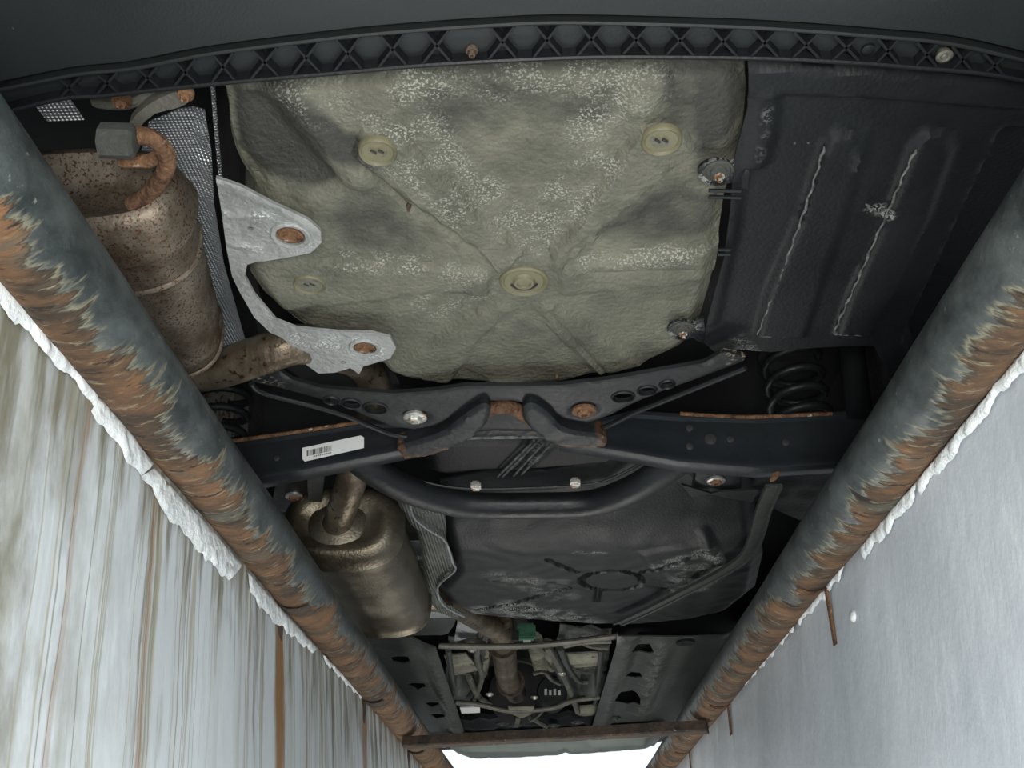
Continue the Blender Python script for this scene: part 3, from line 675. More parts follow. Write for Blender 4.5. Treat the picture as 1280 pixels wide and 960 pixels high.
# --- left side: embossed heat shield, silver bracket
plate('heat_shield', [(192, 128), (230, 112), (262, 107), (270, 160), (273, 225), (285, 300), (310, 395), (330, 440), (200, 430), (150, 280), (176, 190)], .33, M['foil'], car, .0015, .014,
      relief=[('line', [(262, 107), (272, 220), (290, 320), (315, 410)], .004, .012, .008), ('line', [(215, 110), (235, 240), (262, 330), (285, 410)], .03, .03, .06)], label='embossed aluminium foil shield above the rear muffler')
tube('shield_bead', [S(266, 106, .30), S(270, 160, .30), S(276, 222, .295), S(280, 250, .28)], .0025, M['foil'], car, seg=8, n=3)
for (a, b, c, d) in ((50, 128, 88, 150), ):
    plate('heat_shield', [(40, 128), (88, 126), (105, 150), (60, 152)], .24, M['foil'], car, .0015, .02)
zb = .185
br = plate('mounting_bracket', [(270, 222), (300, 233), (345, 255), (385, 275), (401, 288), (402, 302), (388, 315), (355, 321), (325, 326), (309, 331), (306, 345), (318, 368), (345, 400), (370, 410), (420, 415), (465, 416), (488, 422), (495, 435), (488, 448), (462, 456), (454, 458), (449, 468), (438, 460), (418, 466), (398, 467), (383, 456), (374, 440), (352, 422), (338, 416), (318, 397), (300, 366), (290, 345), (283, 310), (277, 265)],
      zb, M['zinc'], car, .004, .006, holes=[(363, 295, 18), (456, 435, 15), (313, 286, 4), (429, 453, 3.5)], angle=30,
      relief=[('line', [(283, 268), (335, 268)], .002, .003, .003), ('line', [(290, 305), (318, 308)], .004, .003, .003), ('line', [(270, 226), (340, 256), (398, 290), (396, 310), (330, 325)], .003, .002, .004)],
      wear_shine=[('line', [(284, 269), (340, 269)], .004, 1, .004), ('line', [(290, 309), (320, 311)], .006, .9, .005), ('line', [(380, 425), (440, 430)], .008, .7, .02), ('line', [(340, 295), (363, 311), (388, 298)], .004, .8, .01), ('line', [(438, 438), (456, 449), (476, 438)], .004, .8, .01)],
      label='silver metal bracket with two rusty bolts')
for (a, b, r) in ((363, 295, .0165), (456, 435, .0155)):
    c = S(a, b, zb + .004)
    lathe('bolt', c, (0, 0, -1), [(-.01, r), (.002, r), (.003, r * .85), (.0015, r * .7), (.0015, r * .5), (.005, r * .45), (.0055, r * .1)], M['rust'], br, seg=16, label='rusty bolt')
    lathe('washer', S(a, b, zb - .001), (0, 0, -1), [(0, r * 1.02), (.001, r * 1.04), (.002, r * 1.3), (.001, r * 1.4), (-.001, r * 1.42)], M['zinc'], br, seg=28, cap=False)
plate('dark_floor', [(262, 106), (300, 104), (300, 230), (330, 400), (480, 440), (500, 480), (400, 490), (330, 440), (272, 230)], .36, M['dark'], car, .003, .04)

# --- mufflers
def muffler(name, cx, cz, hw, hh, y0, y1, m, label, dome=.03, yaw=0.0, body=.975):
    yy = [y0 + dome * .45, y0 + dome * .42, y0 + dome * .16, y0, y0 + dome * .10, y0 + dome * .5, y0 + dome + .004, y0 + dome + .008, y0 + dome + .012]
    ss_ = [.1, .34, .52, .68, .84, .965, 1.09, 1.09, body]
    k = 14
    for i in range(1, k): yy.append(y0 + dome + .012 + (y1 - y0 - 2 * dome - .024) * i / k); ss_.append(body + .004 * math.sin(i * 2.3))
    yy += [y1 - dome - .012, y1 - dome - .008, y1 - dome - .004, y1 - dome, y1 - dome * .4, y1]; ss_ += [body, 1.03, 1.03, 1, .93, .7]
    seg = 48; vs = []; fs = []
    for y, s in zip(yy, ss_):
        for q in range(seg):
            a = q * math.tau / seg; ca, sa = math.cos(a), math.sin(a); e = .72
            hx = hw - (1 - s) * min(hw, hh); hz = hh - (1 - s) * min(hw, hh)
            vs.append((cx + yaw * (y - y0) + hx * math.copysign(abs(ca) ** e, ca), y, cz + hz * math.copysign(abs(sa) ** e, sa)))
    for i in range(len(yy) - 1):
        for q in range(seg): a = i * seg + q; b = i * seg + (q + 1) % seg; fs.append((a, b, b + seg, a + seg))
    fs.append(tuple(range(seg))[::-1]); mm = (len(yy) - 1) * seg; fs.append(tuple(mm + q for q in range(seg)))
    o = finish(name, vs, fs, m, car, angle=50); o['label'] = label; return o
zr = .195
xr = S(272, 400, zr).x
mr = muffler('rear_muffler', -.497, .187, .118, .067, .78, 1.13, M['mufflersteel'], 'large muffler with brown rust freckles beside the silver bracket', .05, -.17, .985)
def seam(cx, y, cz, hw, hh, r, m, par):
    P = []
    for k in range(49):
        a = k * math.tau / 48; ca, sa = math.cos(a), math.sin(a); P.append(Vector((cx + hw * math.copysign(abs(ca) ** .72, ca), y, cz + hh * math.copysign(abs(sa) ** .72, sa))))
    tube('rolled_seam', P, r, m, par, seg=8, n=1)
seam(-.497 - .17 * .115, .895, .187, .1175, .0665, .0035, M['mufflersteel'], mr)
seam(-.497 - .17 * .32, 1.10, .187, .1165, .0655, .003, M['mufflersteel'], mr)
tube('exhaust_pipe', [Vector((-.50, 1.09, .19)), S(238, 462, .185), S(275, 460, .185), S(320, 446, .19), S(372, 430, .205), S(415, 440, .25), Vector((-.31, 1.42, .33)), Vector((-.30, 1.52, .32)), V(447, 562, 1.60), V(440, 598, 1.64), V(429, 632, 1.71), V(420, 660, 1.79)], .029, M['exhaust'], car, seg=20, label='dirty exhaust pipe joining the two mufflers')
rod = tube('hanger_rod', [S(150, 200, .17), S(172, 201, .17), S(186, 201, .17), S(200, 195, .17)], .0075, M['rust'], car, seg=10, label='rusty hanger rod')
tube('hanger_rod', [S(163, 182, .165), S(166, 170, .165), S(188, 172, .165), S(205, 186, .165), S(209, 205, .165), S(200, 225, .165), S(182, 245, .165), S(163, 258, .16)], .009, M['rust'], car, seg=10, label='rusty hanger rod bent into a hook')
hb = lathe('hanger_rubber', S(147, 176, .152), (1, .1, 0), [(-.017, .011), (-.015, .0155), (.014, .0155), (.017, .011)], M['rubber'], car, seg=8, ys=1.2, angle=20)
plate('hanger_bracket', [(160, 166), (163, 150), (185, 128), (215, 113), (237, 110), (240, 122), (222, 133), (195, 138), (172, 160), (166, 186), (158, 184)], .185, M['strapm'], car, .012, .01, smooth_n=2, relief=[('line', [(165, 170), (190, 133), (228, 117)], .006, .004, .01)])
hexbolt(S(232, 118, .18), .008, M['rust'], car); hexbolt(S(152, 126, .22), .010, M['rust'], car)
tube('tow_eye', [S(120, 125, .24), S(150, 128, .23), S(172, 122, .23), S(190, 112, .24)], .008, M['strapm'], car, seg=8)

Ym = 1.80
pL, pR = V(352, 690, Ym), V(499, 690, Ym); pB = V(440, 709, Ym); pT = V(440, 612, Ym)
mm_ = muffler('middle_muffler', (pL.x + pR.x) / 2, (pB.z + pT.z) / 2, (pR.x - pL.x) / 2, (pT.z - pB.z) / 2, Ym - .035, 2.38, M['muffmid'], 'oval bronze-tinted muffler with a rolled seam', .035)
seam((pL.x + pR.x) / 2, Ym + .006, (pB.z + pT.z) / 2, (pR.x - pL.x) / 2 + .003, (pT.z - pB.z) / 2 + .003, .005, M['muffmid'], mm_)
cf = V(419, 657, Ym - .035)
lathe('inlet_collar', cf + Vector((0, .014, .012)), (0, -1, .1), [(-.03, .060), (.0, .058), (.005, .052), (.006, .044), (.012, .036), (.012, .028)], M['muffmid'], mm_, seg=28, cap=False)

# --- coil springs
def spring(px, py, z0, r=.052, turns=5, hgt=.2):
    c = S(px, py, z0); P = []
    for i in range(turns * 16 + 1): a = i * math.tau / 16; P.append(c + Vector((r * math.cos(a), r * math.sin(a), hgt * i / (turns * 16))))
    vs, fs = tube_vf(P, .0075, 10); finish('coil_spring', vs, fs, M['frame'], car)
    lathe('spring_seat', c + Vector((0, 0, hgt + .005)), (0, 0, 1), [(0, .06), (.01, .06), (.015, .045)], M['dark'], car, seg=24)
spring(1008, 566, .232); spring(262, 590, .225)
spx = S(1075, 520, .25); tube('shock_absorber', [spx, spx + Vector((.02, .02, .2))], .022, M['frame'], car, seg=16, n=1)

# --- rear subframe
zs = .175
sub = plate('rear_subframe', [(314, 478), (330, 468), (348, 464), (365, 476), (400, 486), (440, 490), (490, 493), (540, 490), (580, 484), (640, 484), (700, 483), (760, 476), (830, 464), (880, 455), (905, 441), (932, 447), (929, 453), (905, 462), (870, 475), (820, 493), (790, 506), (765, 519), (735, 530), (707, 526), (684, 515), (665, 507), (640, 502), (615, 502), (590, 507), (568, 520), (545, 533), (518, 538), (490, 534), (462, 523), (430, 509), (390, 497), (345, 485), (322, 480)],
      zs, M['frame'], car, .006, .007, holes=[(414.5, 500, 9), (439, 504, 11), (469, 510, 14), (779, 496, 13), (809, 488, 11), (834, 480, 9)], smooth_n=0, edge=(.004, .002), angle=35,
      relief=[('line', [(518, 522), (520, 522)], .018, -.004, .006), ('line', [(730, 514), (731, 514)], .018, -.004, .006)],
      wear_shine=[('line', [(328, 472), (340, 478)], .01, .6, .01), ('line', [(905, 448), (925, 452)], .01, .9, .01), ('line', [(318, 486), (390, 506), (462, 532), (518, 546)], .002, .5, .004), ('line', [(928, 460), (870, 485), (790, 516), (735, 539)], .002, .5, .004)],
      label='black pressed steel crossmember with round holes')
for pts in ([(314, 479), (322, 488), (345, 496), (390, 507), (430, 519), (462, 532), (490, 543), (518, 547), (545, 543), (568, 531), (590, 517)], [(932, 460), (905, 471), (870, 485), (820, 505), (790, 517), (765, 530), (735, 540), (707, 536), (684, 524), (664, 513)]):
    tube('lower_flange', [S(a, b, zs + .002) for a, b in pts], .0042, M['frame'], sub, seg=8, n=3)
for c_ in ((414.5, 500, 9), (439, 504, 11), (469, 510, 14), (779, 496, 13), (809, 488, 11), (834, 480, 9)):
    c = S(c_[0], c_[1], zs); r = (S(c_[0] + c_[2], c_[1], zs) - c).length
    lathe('hole_rim', c, (0, 0, -1), [(-.002, r * .98), (.002, r * .98), (.003, r * 1.05), (.0015, r * 1.18), (-.001, r * 1.2)], M['frame'], sub, seg=24, cap=False)
hexbolt(S(519, 522, zs - .002), .0185, M['bolt'], sub, M['bolt'], label='bright zinc bolt'); hexbolt(S(730, 514, zs - .004), .0185, M['rust'], sub, M['rust'], label='rusty bolt')
# the bent ears either side of the centre arch
for pts in ([(594, 512), (606, 507), (613, 513), (608, 532), (590, 549), (560, 563), (530, 573), (503, 571), (498, 561), (530, 551), (556, 541), (574, 526)], [(655, 511), (668, 508), (688, 521), (702, 536), (730, 543), (754, 547), (756, 560), (722, 562), (695, 558), (672, 545), (655, 528)]):
    plate('frame_ear', pts, .16, M['frame'], sub, .022, .006, edge=(.005, .005), smooth_n=3, noise=.0008, stain_shade=[('line', pts[5:9], .004, .6, .02)], wear_shine=[('line', pts[5:9], .003, .7, .01)], relief=[('line', pts[5:7], .001, .002, .004)])
tube('weld_bead', [V(505, 571, YE), V(530, 566, YE), V(560, 559, YE)] if (YE := 1.46) else [], .004, M['rust'], sub, seg=6, label='rusty weld')
tube('centre_arch', [S(592, 524, .19), S(606, 514, .185), S(625, 509, .183), S(645, 512, .185), S(660, 523, .19)], .011, M['rust'], sub, seg=10, n=4, label='rust-stained centre arch')
plate('centre_mount', [(598, 514), (650, 512), (672, 532), (700, 548), (545, 550), (575, 535)], .24, M['frame'], sub, .01, .015, relief=[('line', [(545, 547), (700, 545)], .004, .008, .006)], wear_shine=[('line', [(545, 547), (700, 545)], .001, .9, .003)])  # pale line paints in the gloss along the mount

# --- control arms: deep pressed beams seen from behind
def beam(name, top, low, Y, depth, m, parent, label=None, lip=.008):
    """rear face on a plane y=Y (top and low outlines), a bottom flange and a front wall"""
    n = 24
    def rs(L, Yp, t): 
        k = t * (len(L) - 1); i = min(int(k), len(L) - 2); a = Vector(L[i]).lerp(Vector(L[i + 1]), k - i); return V(a.x, a.y, Yp)
    vs = []; fs = []
    for i in range(n + 1):
        t = i / n; A = rs(top, Y, t); B_ = rs(low, Y, t)
        sec = [A + Vector((0, .02, .004)), A + Vector((0, -.003, .003)), A + Vector((0, -.003, -.004)), A + Vector((0, .004, -.008)), A.lerp(B_, .5) + Vector((0, .0, 0)), B_ + Vector((0, 0, .014)), B_ + Vector((0, -.004, .006)), B_ + Vector((0, -.003, 0)), B_ + Vector((0, .008, -.003)),
               B_ + Vector((0, depth - .008, .004)), B_ + Vector((0, depth, .012)), Vector((A.x, Y + depth, A.z))]
        vs += sec
    k = 12
    for i in range(n):
        for j in range(k - 1): a = i * k + j; fs.append((a, a + 1, a + k + 1, a + k))
    o = finish(name, vs, fs, m, parent)
    if label: o['label'] = label
    return o
YA = 1.50
al = beam('control_arm', [(240, 560), (285, 554), (350, 545), (455, 529), (520, 528)], [(240, 610), (320, 600), (400, 584), (480, 568), (540, 556)], YA, .055, M['arm'], car, 'black control arm beam carrying a barcode sticker')
ar = beam('control_arm', [(700, 540), (790, 516), (850, 520), (950, 523), (1100, 515)], [(700, 552), (790, 567), (850, 578), (950, 586), (1100, 577)], YA, .055, M['arm'], car)
for nm, o_, pts in (('rusty_edge', al, [(285, 553), (350, 544), (455, 528)]), ('rusty_edge', ar, [(850, 518), (900, 521), (950, 522), (1040, 518)])):
    tube(nm, [V(a, b - 1, YA - .008) for a, b in pts], .0035, M['rust'], o_, seg=8, label='rust-crusted upper edge')
for (a, b, r) in ((346, 573, .004), (862, 535, .005), (862, 558, .005), (888, 549, .008), (913, 549, .005), (982, 553, .005)):
    lathe('drain_hole', V(a, b, YA - .0015), (0, -1, 0), [(-.004, r * 1.25), (.0008, r * 1.25), (.0012, r), (.0012, r * .1)], M['ink'], al if a < 600 else ar, seg=14)
# sticker with barcode
def vpoly(name, px, Y, th, m, parent, label=None):
    P = [V(a, b, Y) for a, b in px]; n = len(P); vs = P + [p + Vector((0, -th, 0)) for p in P]
    fs = [tuple(range(n)), tuple(range(2 * n - 1, n - 1, -1))] + [(i, (i + 1) % n, (i + 1) % n + n, i + n) for i in range(n)]
    o = finish(name, vs, fs, m, parent, smooth=False)
    if label: o['label'] = label
    return o
YS = YA - .006
vpoly('sticker', [(378, 560), (451, 544.5), (455, 547), (455, 560), (381, 577), (378, 574)], YS, .0006, M['white'], al, 'white barcode sticker')
def along(u, v):     # u,v 0..1 on the sticker
    a = Vector((379, 561)).lerp(Vector((454, 545)), u); b = Vector((379, 576)).lerp(Vector((454, 560)), u); p = a.lerp(b, v); return (p.x, p.y)
u = .05; random.seed(8)
vs = []; fs = []
while u < .48:
    wd = random.choice((.006, .006, .012, .018))
    P = [V(*along(a, b), YS - .0008) for a, b in ((u, .2), (u + wd, .2), (u + wd, .68), (u, .68))]; s = len(vs)
    vs += P; fs.append((s, s + 1, s + 2, s + 3)); u += wd + random.choice((.007, .007, .012))
for i in range(14):
    u = .17 + i * .022; P = [V(*along(a, b), YS - .0008) for a, b in ((u, .76), (u + .012, .76), (u + .012, .88), (u, .88))]; s = len(vs); vs += P; fs.append((s, s + 1, s + 2, s + 3))
finish('barcode', vs, fs, M['ink'], al, smooth=False)['label'] = 'black barcode lines'

# --- tubular crossmember, brake line, clips
zt = .19
tb = tube('tube_crossmember', [S(430, 560, .22), S(470, 590, .20), S(510, 612, zt), S(560, 627, zt), (S(600, 632, zt)), S(680, 632, zt), S(740, 629, zt), S(790, 612, zt), S(835, 585, .20), S(880, 555, .22)], .031, M['frame'], car, seg=20, flat=.8)
tube('brake_line', [S(500, 592, .215), S(545, 606, .20), S(595, 611, .195), S(660, 610, .195), S(719, 607, .195), S(760, 600, .20), S(800, 580, .22)], .0025, M['frame'], car, seg=8)
for (a, b) in ((595, 608), (719, 604)):
    bevel(box('line_clip', S(a, b, .19) - Vector((.009, .011, .006)), S(a, b, .19) + Vector((.009, .011, .008)), M['bolt'], car), .003)
hl = plate('tank_rear', [(500, 535), (560, 530), (700, 528), (860, 530), (880, 570), (830, 596), (740, 605), (600, 608), (530, 590)], .30, M['plastic'], car, .003, .012, edge=(.02, .01),
      relief=[('line', [(622, 596), (668, 550)], .003, .006, .004), ('line', [(634, 596), (680, 550)], .003, .006, .004), ('line', [(650, 594), (690, 552)], .003, .006, .004), ('line', [(540, 552), (820, 550)], .004, -.004, .01)],
      wear_shine=[('line', [(622, 596), (668, 550)], .001, 1, .002), ('line', [(634, 596), (680, 550)], .001, .8, .002), ('line', [(650, 594), (690, 552)], .001, 1, .002)])  # pale lines paint in the shine of the diagonal ribs

for a, b in (((622, 596), (668, 550)), ((628, 596), (674, 550)), ((642, 595), (682, 551)), ((652, 593), (692, 552))):
    tube('moulded_ridge', [S(a[0], a[1], .287), S(b[0], b[1], .287)], .0022, M['scuff_glint'], hl, seg=6, n=1)  # ridges coloured pale to carry their highlights
tube('edge_glint', [S(542, 549, .232), S(620, 547, .230), S(702, 546, .232)], .0028, M['scuff_glint'], sub, seg=6, n=1)  # glossy highlight of the mount edge, painted as a pale strip
# --- lower ball mounts beneath the arms
for (a, b, s) in ((368, 621, 1), (895, 601, 1)):
    plate('lug', [(a - 22, b - 22), (a + 26, b - 24), (a + 34, b + 18), (a - 30, b + 22)], .235, M['frame'], car, .02, .012, edge=(.006, .003))
    hexbolt(S(a, b, .232), .018, M['rust'], car, M['bolt'])
    vs, fs = boxvf((0, 0, 0), (1, 1, 1))
plate('lug_flange', [(852, 606), (905, 622), (940, 628), (950, 612), (900, 615), (865, 622)], .225, M['frame'], car, .004, .012)
vpoly('slot', [(962, 600), (966, 592), (973, 590), (975, 594), (970, 600), (963, 603)], YA - .004, .002, M['rust'], ar)
plate('trailing_bracket', [(880, 580), (960, 590), (1040, 585), (1050, 640), (1000, 650), (940, 625), (880, 615)], .29, M['frame'], car, .004, .015, noise=.003)
plate('bump_bracket', [(384, 598), (406, 594), (400, 642), (386, 640)], .22, M['floorpan'], car, .01, .01)

# --- fuel tank with strap
zk = .205
def tank_slope(P):
    y0 = S(760, 690, zk).y; y1 = S(760, 630, zk).y
    return -.075 * ss((y0 - P[:, 1]) / (y0 - y1)) ** 1.3
tank = plate('fuel_tank', [(548, 648), (600, 642), (680, 640), (760, 632), (800, 608), (850, 590), (900, 600), (935, 618), (946, 650), (955, 700), (945, 742), (915, 765), (870, 776), (800, 783), (740, 783), (680, 779), (620, 774), (580, 769), (558, 755), (546, 738), (566, 715), (560, 690), (550, 668)], zk, M['plastic'], car, .004, .0075,
      edge=(.03, .02), slope=tank_slope, noise=.0012,
      relief=[('line', [(x_, y_) for x_, y_ in [(765 + 38 * math.cos(t), 726 + 12 * math.sin(t)) for t in np.linspace(0, math.tau, 20)]], .003, -.012, .005),
              ('line', [(612, 725), (712, 727)], .003, .006, .006), ('line', [(712, 735), (640, 755), (595, 763)], .003, -.012, .005), ('line', [(722, 716), (685, 700)], .003, -.011, .005),
              ('line', [(802, 716), (850, 700), (890, 684)], .003, -.011, .005), ('line', [(748, 738), (746, 752)], .004, -.010, .005), ('line', [(640, 762), (672, 761)], .006, -.014, .006),
              ('line', [(803, 732), (840, 738)], .003, -.006, .006), ('poly', [(800, 690), (890, 676), (905, 700), (860, 730), (820, 722)], .006, .02),
              ('line', [(880, 670), (898, 700), (915, 706)], .004, .006, .012)],
      wear_shine=[('poly', [(570, 762), (640, 750), (740, 770), (760, 782), (640, 778)], .7, .05), ('line', [(820, 705), (885, 685), (895, 700)], .006, .9, .02), ('line', [(720, 691), (755, 691)], .004, .8, .006), ('poly', [(840, 700), (920, 705), (880, 740), (830, 745)], .6, .04), ('line', [(630, 720), (700, 745)], .02, .4, .05)],
      label='large black plastic fuel tank with moulded ring and scuffed ridges')
def strapline(name, px, z, wd, th, m, parent, label=None):
    P = sm2([S(a, b, z) for a, b in px], 4, False); vs = []; fs = []
    for i, p in enumerate(P):
        t = (P[min(i + 1, len(P) - 1)] - P[max(i - 1, 0)]).normalized(); n = Vector((-t.y, t.x, 0)).normalized()
        for u, zz in ((-.5, 0), (-.32, 0), (-.28, th), (.28, th), (.32, 0), (.5, 0), (.5, th * 2), (-.5, th * 2)): vs.append(p + n * wd * u + Vector((0, 0, zz)))
    for i in range(len(P) - 1):
        for k in range(8): a = i * 8 + k; b = i * 8 + (k + 1) % 8; fs.append((a, b, b + 8, a + 8))
    fs += [tuple(range(8)), tuple((len(P) - 1) * 8 + k for k in range(8))]
    o = finish(name, vs, fs, m, parent, smooth=False)
    if label: o['label'] = label
    return o
strapline('tank_strap', [(968, 610), (955, 640), (945, 675), (930, 700), (895, 722), (850, 745), (810, 765), (772, 782)], .175, .030, .004, M['floorpan'], tank, 'steel strap across the tank corner')
plate('heat_shield', [(492, 612), (540, 640), (556, 646), (558, 680), (570, 712), (548, 736), (556, 758), (580, 772), (548, 768), (532, 742), (527, 700), (520, 668), (505, 650)], .20, M['foildark'], car, .002, .008, noise=.003, edge=(.012, .010), smooth_n=2,
      relief=[('line', [(512, 640), (535, 662), (556, 676), (566, 705), (546, 735)], .003, .005, .005)], label='crumpled sooty foil shield beside the tank')
tube('foil_edge', [S(a, b, .188) for a, b in ((512, 622), (516, 645), (535, 662), (556, 676), (566, 703), (568, 714), (547, 734), (555, 757), (580, 771))], .0028, M['foil'], car, seg=6)
plate('heat_shield', [(490, 610), (560, 640), (560, 770), (480, 800), (440, 790), (480, 700)], .30, M['foildark'], car, .002, .03, label='sooty foil shield above the middle muffler')
plate('heat_shield', [(496, 678), (528, 676), (530, 694), (497, 696)], .27, M['foil'], car, .002, .01); plate('heat_shield', [(496, 702), (528, 700), (529, 707), (497, 709)], .27, M['foil'], car, .002, .01)
tube('exhaust_pipe', [S(480, 742, .24), S(520, 744, .24), S(560, 752, .25), S(600, 775, .28), S(626, 790, .28)], .035, M['exhaust'], car, seg=16)
plate('foil_strip', [(490, 764), (545, 765), (574, 768), (572, 772), (505, 773), (488, 770)], .222, M['foil'], car, .002, .02)
plate('side_panel', [(440, 800), (470, 772), (510, 766), (572, 769), (568, 785), (560, 796), (470, 797)], .23, M['floorpan'], car, .004, .015, holes=[[(486, 780), (492, 775), (510, 774), (516, 777), (512, 783), (490, 784)]], edge=(.02, .01))

# --- floor panels and chassis rails
fp = plate('floor_panel', [(420, 745), (458, 797), (545, 797), (580, 905), (570, 915), (520, 915), (440, 830), (400, 790)], .23, M['floorpan'], car, .004, .03, holes=[[(488, 822), (498, 818), (510, 819), (513, 825), (503, 828), (492, 827)], [(510, 856), (518, 852), (530, 853), (533, 858), (523, 861)], [(531, 878), (538, 876), (548, 878), (550, 881), (540, 882)], [(538, 893), (546, 891), (556, 893), (556, 896), (545, 898)]],
      relief=[('line', [(542, 800), (578, 912)], .03, .03, .02), ('line', [(480, 810), (500, 812), (545, 890)], .01, .006, .02)], wear_shine=[('line', [(534, 800), (574, 912)], .006, .5, .01)], label='dark floor panel with oval openings, left')
fp2 = plate('floor_panel', [(772, 787), (905, 788), (1000, 788), (900, 905), (846, 905), (830, 900), (738, 906)], .23, M['floorpan'], car, .004, .03, holes=[[(789, 811), (797, 805), (812, 804), (817, 808), (812, 813), (798, 814)], [(781, 845), (789, 840), (800, 841), (803, 844), (795, 847)], [(768, 876), (776, 865), (790, 863), (800, 867), (800, 876), (785, 880)]],
      relief=[('line', [(777, 795), (745, 903)], .03, .03, .02), ('line', [(826, 803), (812, 850), (800, 890)], .018, .018, .02), ('line', [(772, 787), (905, 790)], .01, .02, .02)], wear_shine=[('line', [(828, 803), (812, 850), (800, 892)], .012, .7, .02), ('line', [(784, 795), (752, 903)], .006, .5, .01)], label='dark floor panel with oval openings, right')
lathe('drain_plug', S(857, 803, .226), (0, 0, -1), [(0, .03), (.004, .03), (.004, .02), (.001, .015)], M['frame'], fp2, seg=16)
box('sky_closing_panel', (-.75, 4.55, .28), (.75, 4.62, .47), M['dark'], car)  # added dark panel, keeps sky from showing through the floor panel holes
# --- transmission tunnel
tun = group_part('tunnel', (0, 3.2, .35), 'transmission tunnel with pipes, shields and crossbars')
plate('tunnel_roof', [(545, 770), (775, 770), (750, 910), (570, 915)], .44, M['dark'], tun, .003, .08)
for (pl_, zz) in (([(560, 795), (600, 780), (612, 790), (600, 850), (575, 905), (560, 870)], .30), ([(700, 785), (765, 785), (760, 830), (742, 900), (715, 890), (690, 830)], .30)):
    plate('tunnel_flank', pl_, zz, M['floorpan'], tun, .004, .03, noise=.012, wear_shine=[('poly', pl_, .45, .1)])
plate('shield_plate', [(572, 776), (604, 778), (598, 802), (568, 800)], .28, M['foil'], tun, .003, .03, noise=.006)
for (p_, zz) in (([(555, 820), (583, 818), (590, 826), (598, 838), (566, 845)], .27), ([(706, 818), (750, 816), (753, 832), (708, 836)], .27), ([(720, 884), (748, 882), (744, 894), (724, 896)], .25), ([(598, 815), (612, 812), (608, 838), (598, 836)], .32)):
    plate('cream_pressing', p_, zz, M['cream'], tun, .006, .03, relief=[('line', [((p_[0][0] + 5), (p_[0][1] + p_[-1][1]) / 2), ((p_[1][0] - 5), (p_[1][1] + p_[2][1]) / 2)], .012, .012, .02)])
for (a, b, r, zz) in (((668, 800), (676, 833), .03, .34), ((684, 806), (690, 832), .025, .34), ((604, 815), (600, 840), .03, .34)):
    tube('cream_duct', [S(*a, zz), S(*b, zz)], r, M['cream'], tun, seg=14, n=1)
tube('front_exhaust_pipe', [S(622, 772, .31), S(628, 800, .30), S(631, 822, .29), S(634, 845, .28), S(645, 866, .29)], .042, M['exhaust'], tun, seg=18, label='bronze-coloured front exhaust pipe')
for (a, b, zz) in ((628, 803, .30), (638, 853, .285)):
    lathe('pipe_flange', S(a, b, zz), (0, 1, 0), [(-.008, .044), (-.008, .055), (.008, .055), (.008, .044)], M['rustdark'], tun, seg=20)
lathe('gearbox', S(648, 866, .33), (0, -1, -.25), [(-.2, .12), (0, .13), (.02, .125), (.03, .10), (.03, .06)], M['dark'], tun, seg=28)
tube('gearbox_rim', [S(648, 866, .30) + Vector((.125 * math.cos(t), -.02, .125 * math.sin(t))) for t in np.linspace(-1.2, 1.8, 14)], .006, M['strapm'], tun, seg=8, n=1)
g = S(690, 868, .28); lathe('ribbed_canister', g, (0, 1, 0), [(k * .012 - .06, .055 + .006 * (k % 2)) for k in range(12)], M['frame'], tun, seg=24)
for i in range(4): box('printed_mark', g + Vector((-.03 + i * .018, -.068, -.015)), g + Vector((-.02 + i * .018, -.062, .008 - .006 * (i % 2))), M['white'], tun)
bevel(box('green_connector', S(658, 792, .30) - Vector((.03, .02, .02)), S(658, 792, .30) + Vector((.03, .02, .03)), M['green'], tun), .006)
box('white_clip', S(659, 801, .28) - Vector((.012, .01, .01)), S(659, 801, .28) + Vector((.012, .01, .006)), M['white'], tun)
box('white_clip', S(644, 797, .28) - Vector((.012, .01, .01)), S(644, 797, .28) + Vector((.012, .01, .02)), M['frame'], tun)
tube('tunnel_brace', [S(548, 807, .24), S(580, 808, .24), S(640, 808, .24), S(700, 804, .24), S(772, 795, .25)], .018, M['strapm'], tun, seg=10, flat=.5)
tube('tunnel_brace', [S(568, 878, .22), S(600, 881, .22), S(640, 889, .20), S(690, 885, .21), S(715, 876, .22), S(752, 871, .22)], .016, M['strapm'], tun, seg=10, flat=.6)
plate('brace_plate', [(635, 884), (668, 884), (664, 893), (652, 898), (640, 893)], .20, M['cream'], tun, .005, .03)
tube('tunnel_edge', [S(684, 808, .26), S(700, 835, .25), S(716, 872, .24), S(722, 890, .24)], .012, M['strapm'], tun, seg=8)
tube('tunnel_edge', [S(604, 780, .28), S(596, 820, .26), S(602, 850, .26), S(585, 890, .24)], .010, M['strapm'], tun, seg=8)
tube('wiring', [S(668, 842, .27), S(680, 840, .27), S(690, 850, .27), S(700, 855, .27)], .008, M['strapm'], tun, seg=6)
lathe('body_mount', S(742, 862, .25), (0, 0, -1), [(-.08, .05), (0, .05), (.02, .035), (.03, .03)], M['floorpan'], tun, seg=18)
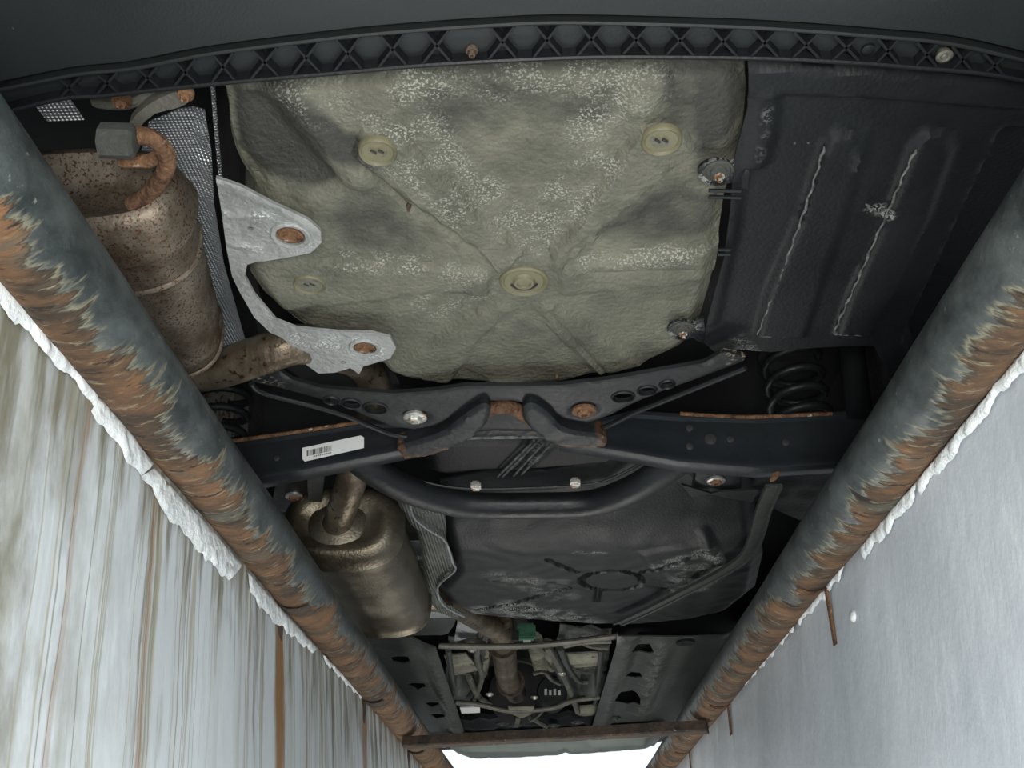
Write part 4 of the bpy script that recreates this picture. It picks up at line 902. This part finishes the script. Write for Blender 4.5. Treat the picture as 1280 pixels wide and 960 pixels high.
lathe('body_mount', S(572, 862, .25), (0, 0, -1), [(-.08, .05), (0, .05), (.02, .035), (.03, .03)], M['floorpan'], tun, seg=18)
plate('label_plate', [(575, 885), (600, 884), (600, 891), (577, 892)], .215, M['white'], tun, .004, .04)
for pts, r in (([(586, 846), (592, 860), (600, 872), (612, 880)], .012), ([(700, 810), (708, 830), (722, 850), (735, 852)], .010), ([(726, 800), (738, 806), (760, 808)], .012), ([(560, 812), (566, 850), (574, 880)], .010), ([(752, 812), (748, 850), (744, 880)], .010), ([(575, 806), (590, 803), (604, 806)], .014), ([(706, 806), (730, 801), (764, 800)], .012)):
    tube('hose', [S(a, b, .255) for a, b in pts], r, M['strapm'] if r > .011 else M['floorpan'], tun, seg=8)
for (a, b) in ((612, 868), (668, 872), (702, 842), (590, 812)): hexbolt(S(a, b, .24), .016, M['bolt'], tun)
# --- front subframe and undertray
fs_ = plate('front_subframe', [(530, 903), (600, 898), (760, 895), (880, 895), (870, 925), (540, 935)], .25, M['frame'], car, .02, .04, noise=.01, relief=[('line', [(560, 906), (740, 900)], .02, .02, .03)])
for (a, b) in ((628, 905), (645, 907), (692, 907), (722, 903), (768, 898)): hexbolt(S(a, b, .225), .028, M['floorpan'], fs_)
tube('front_link', [S(648, 896, .21), S(646, 906, .20)], .010, M['strapm'], fs_, seg=8, n=1); tube('front_link', [S(661, 896, .21), S(683, 908, .20)], .010, M['strapm'], fs_, seg=8, n=1)
plate('front_undertray', [(545, 928), (640, 926), (740, 921), (820, 912), (835, 918), (818, 938), (740, 944), (650, 949), (585, 951), (572, 947)], .19, M['greylip'], car, .006, .03, edge=(.06, .02),
      relief=[('line', [(583, 932), (735, 930), (746, 925), (800, 924)], .02, .03, .03), ('line', [(705, 930), (706, 945)], .012, -.012, .01), ('line', [(610, 935), (610, 948)], .006, -.006, .01)], label='pale grey plastic undertray at the nose')
plate('nose_plate', [(500, 905), (900, 890), (890, 922), (540, 938)], .30, M['dark'], car, .01, .1)
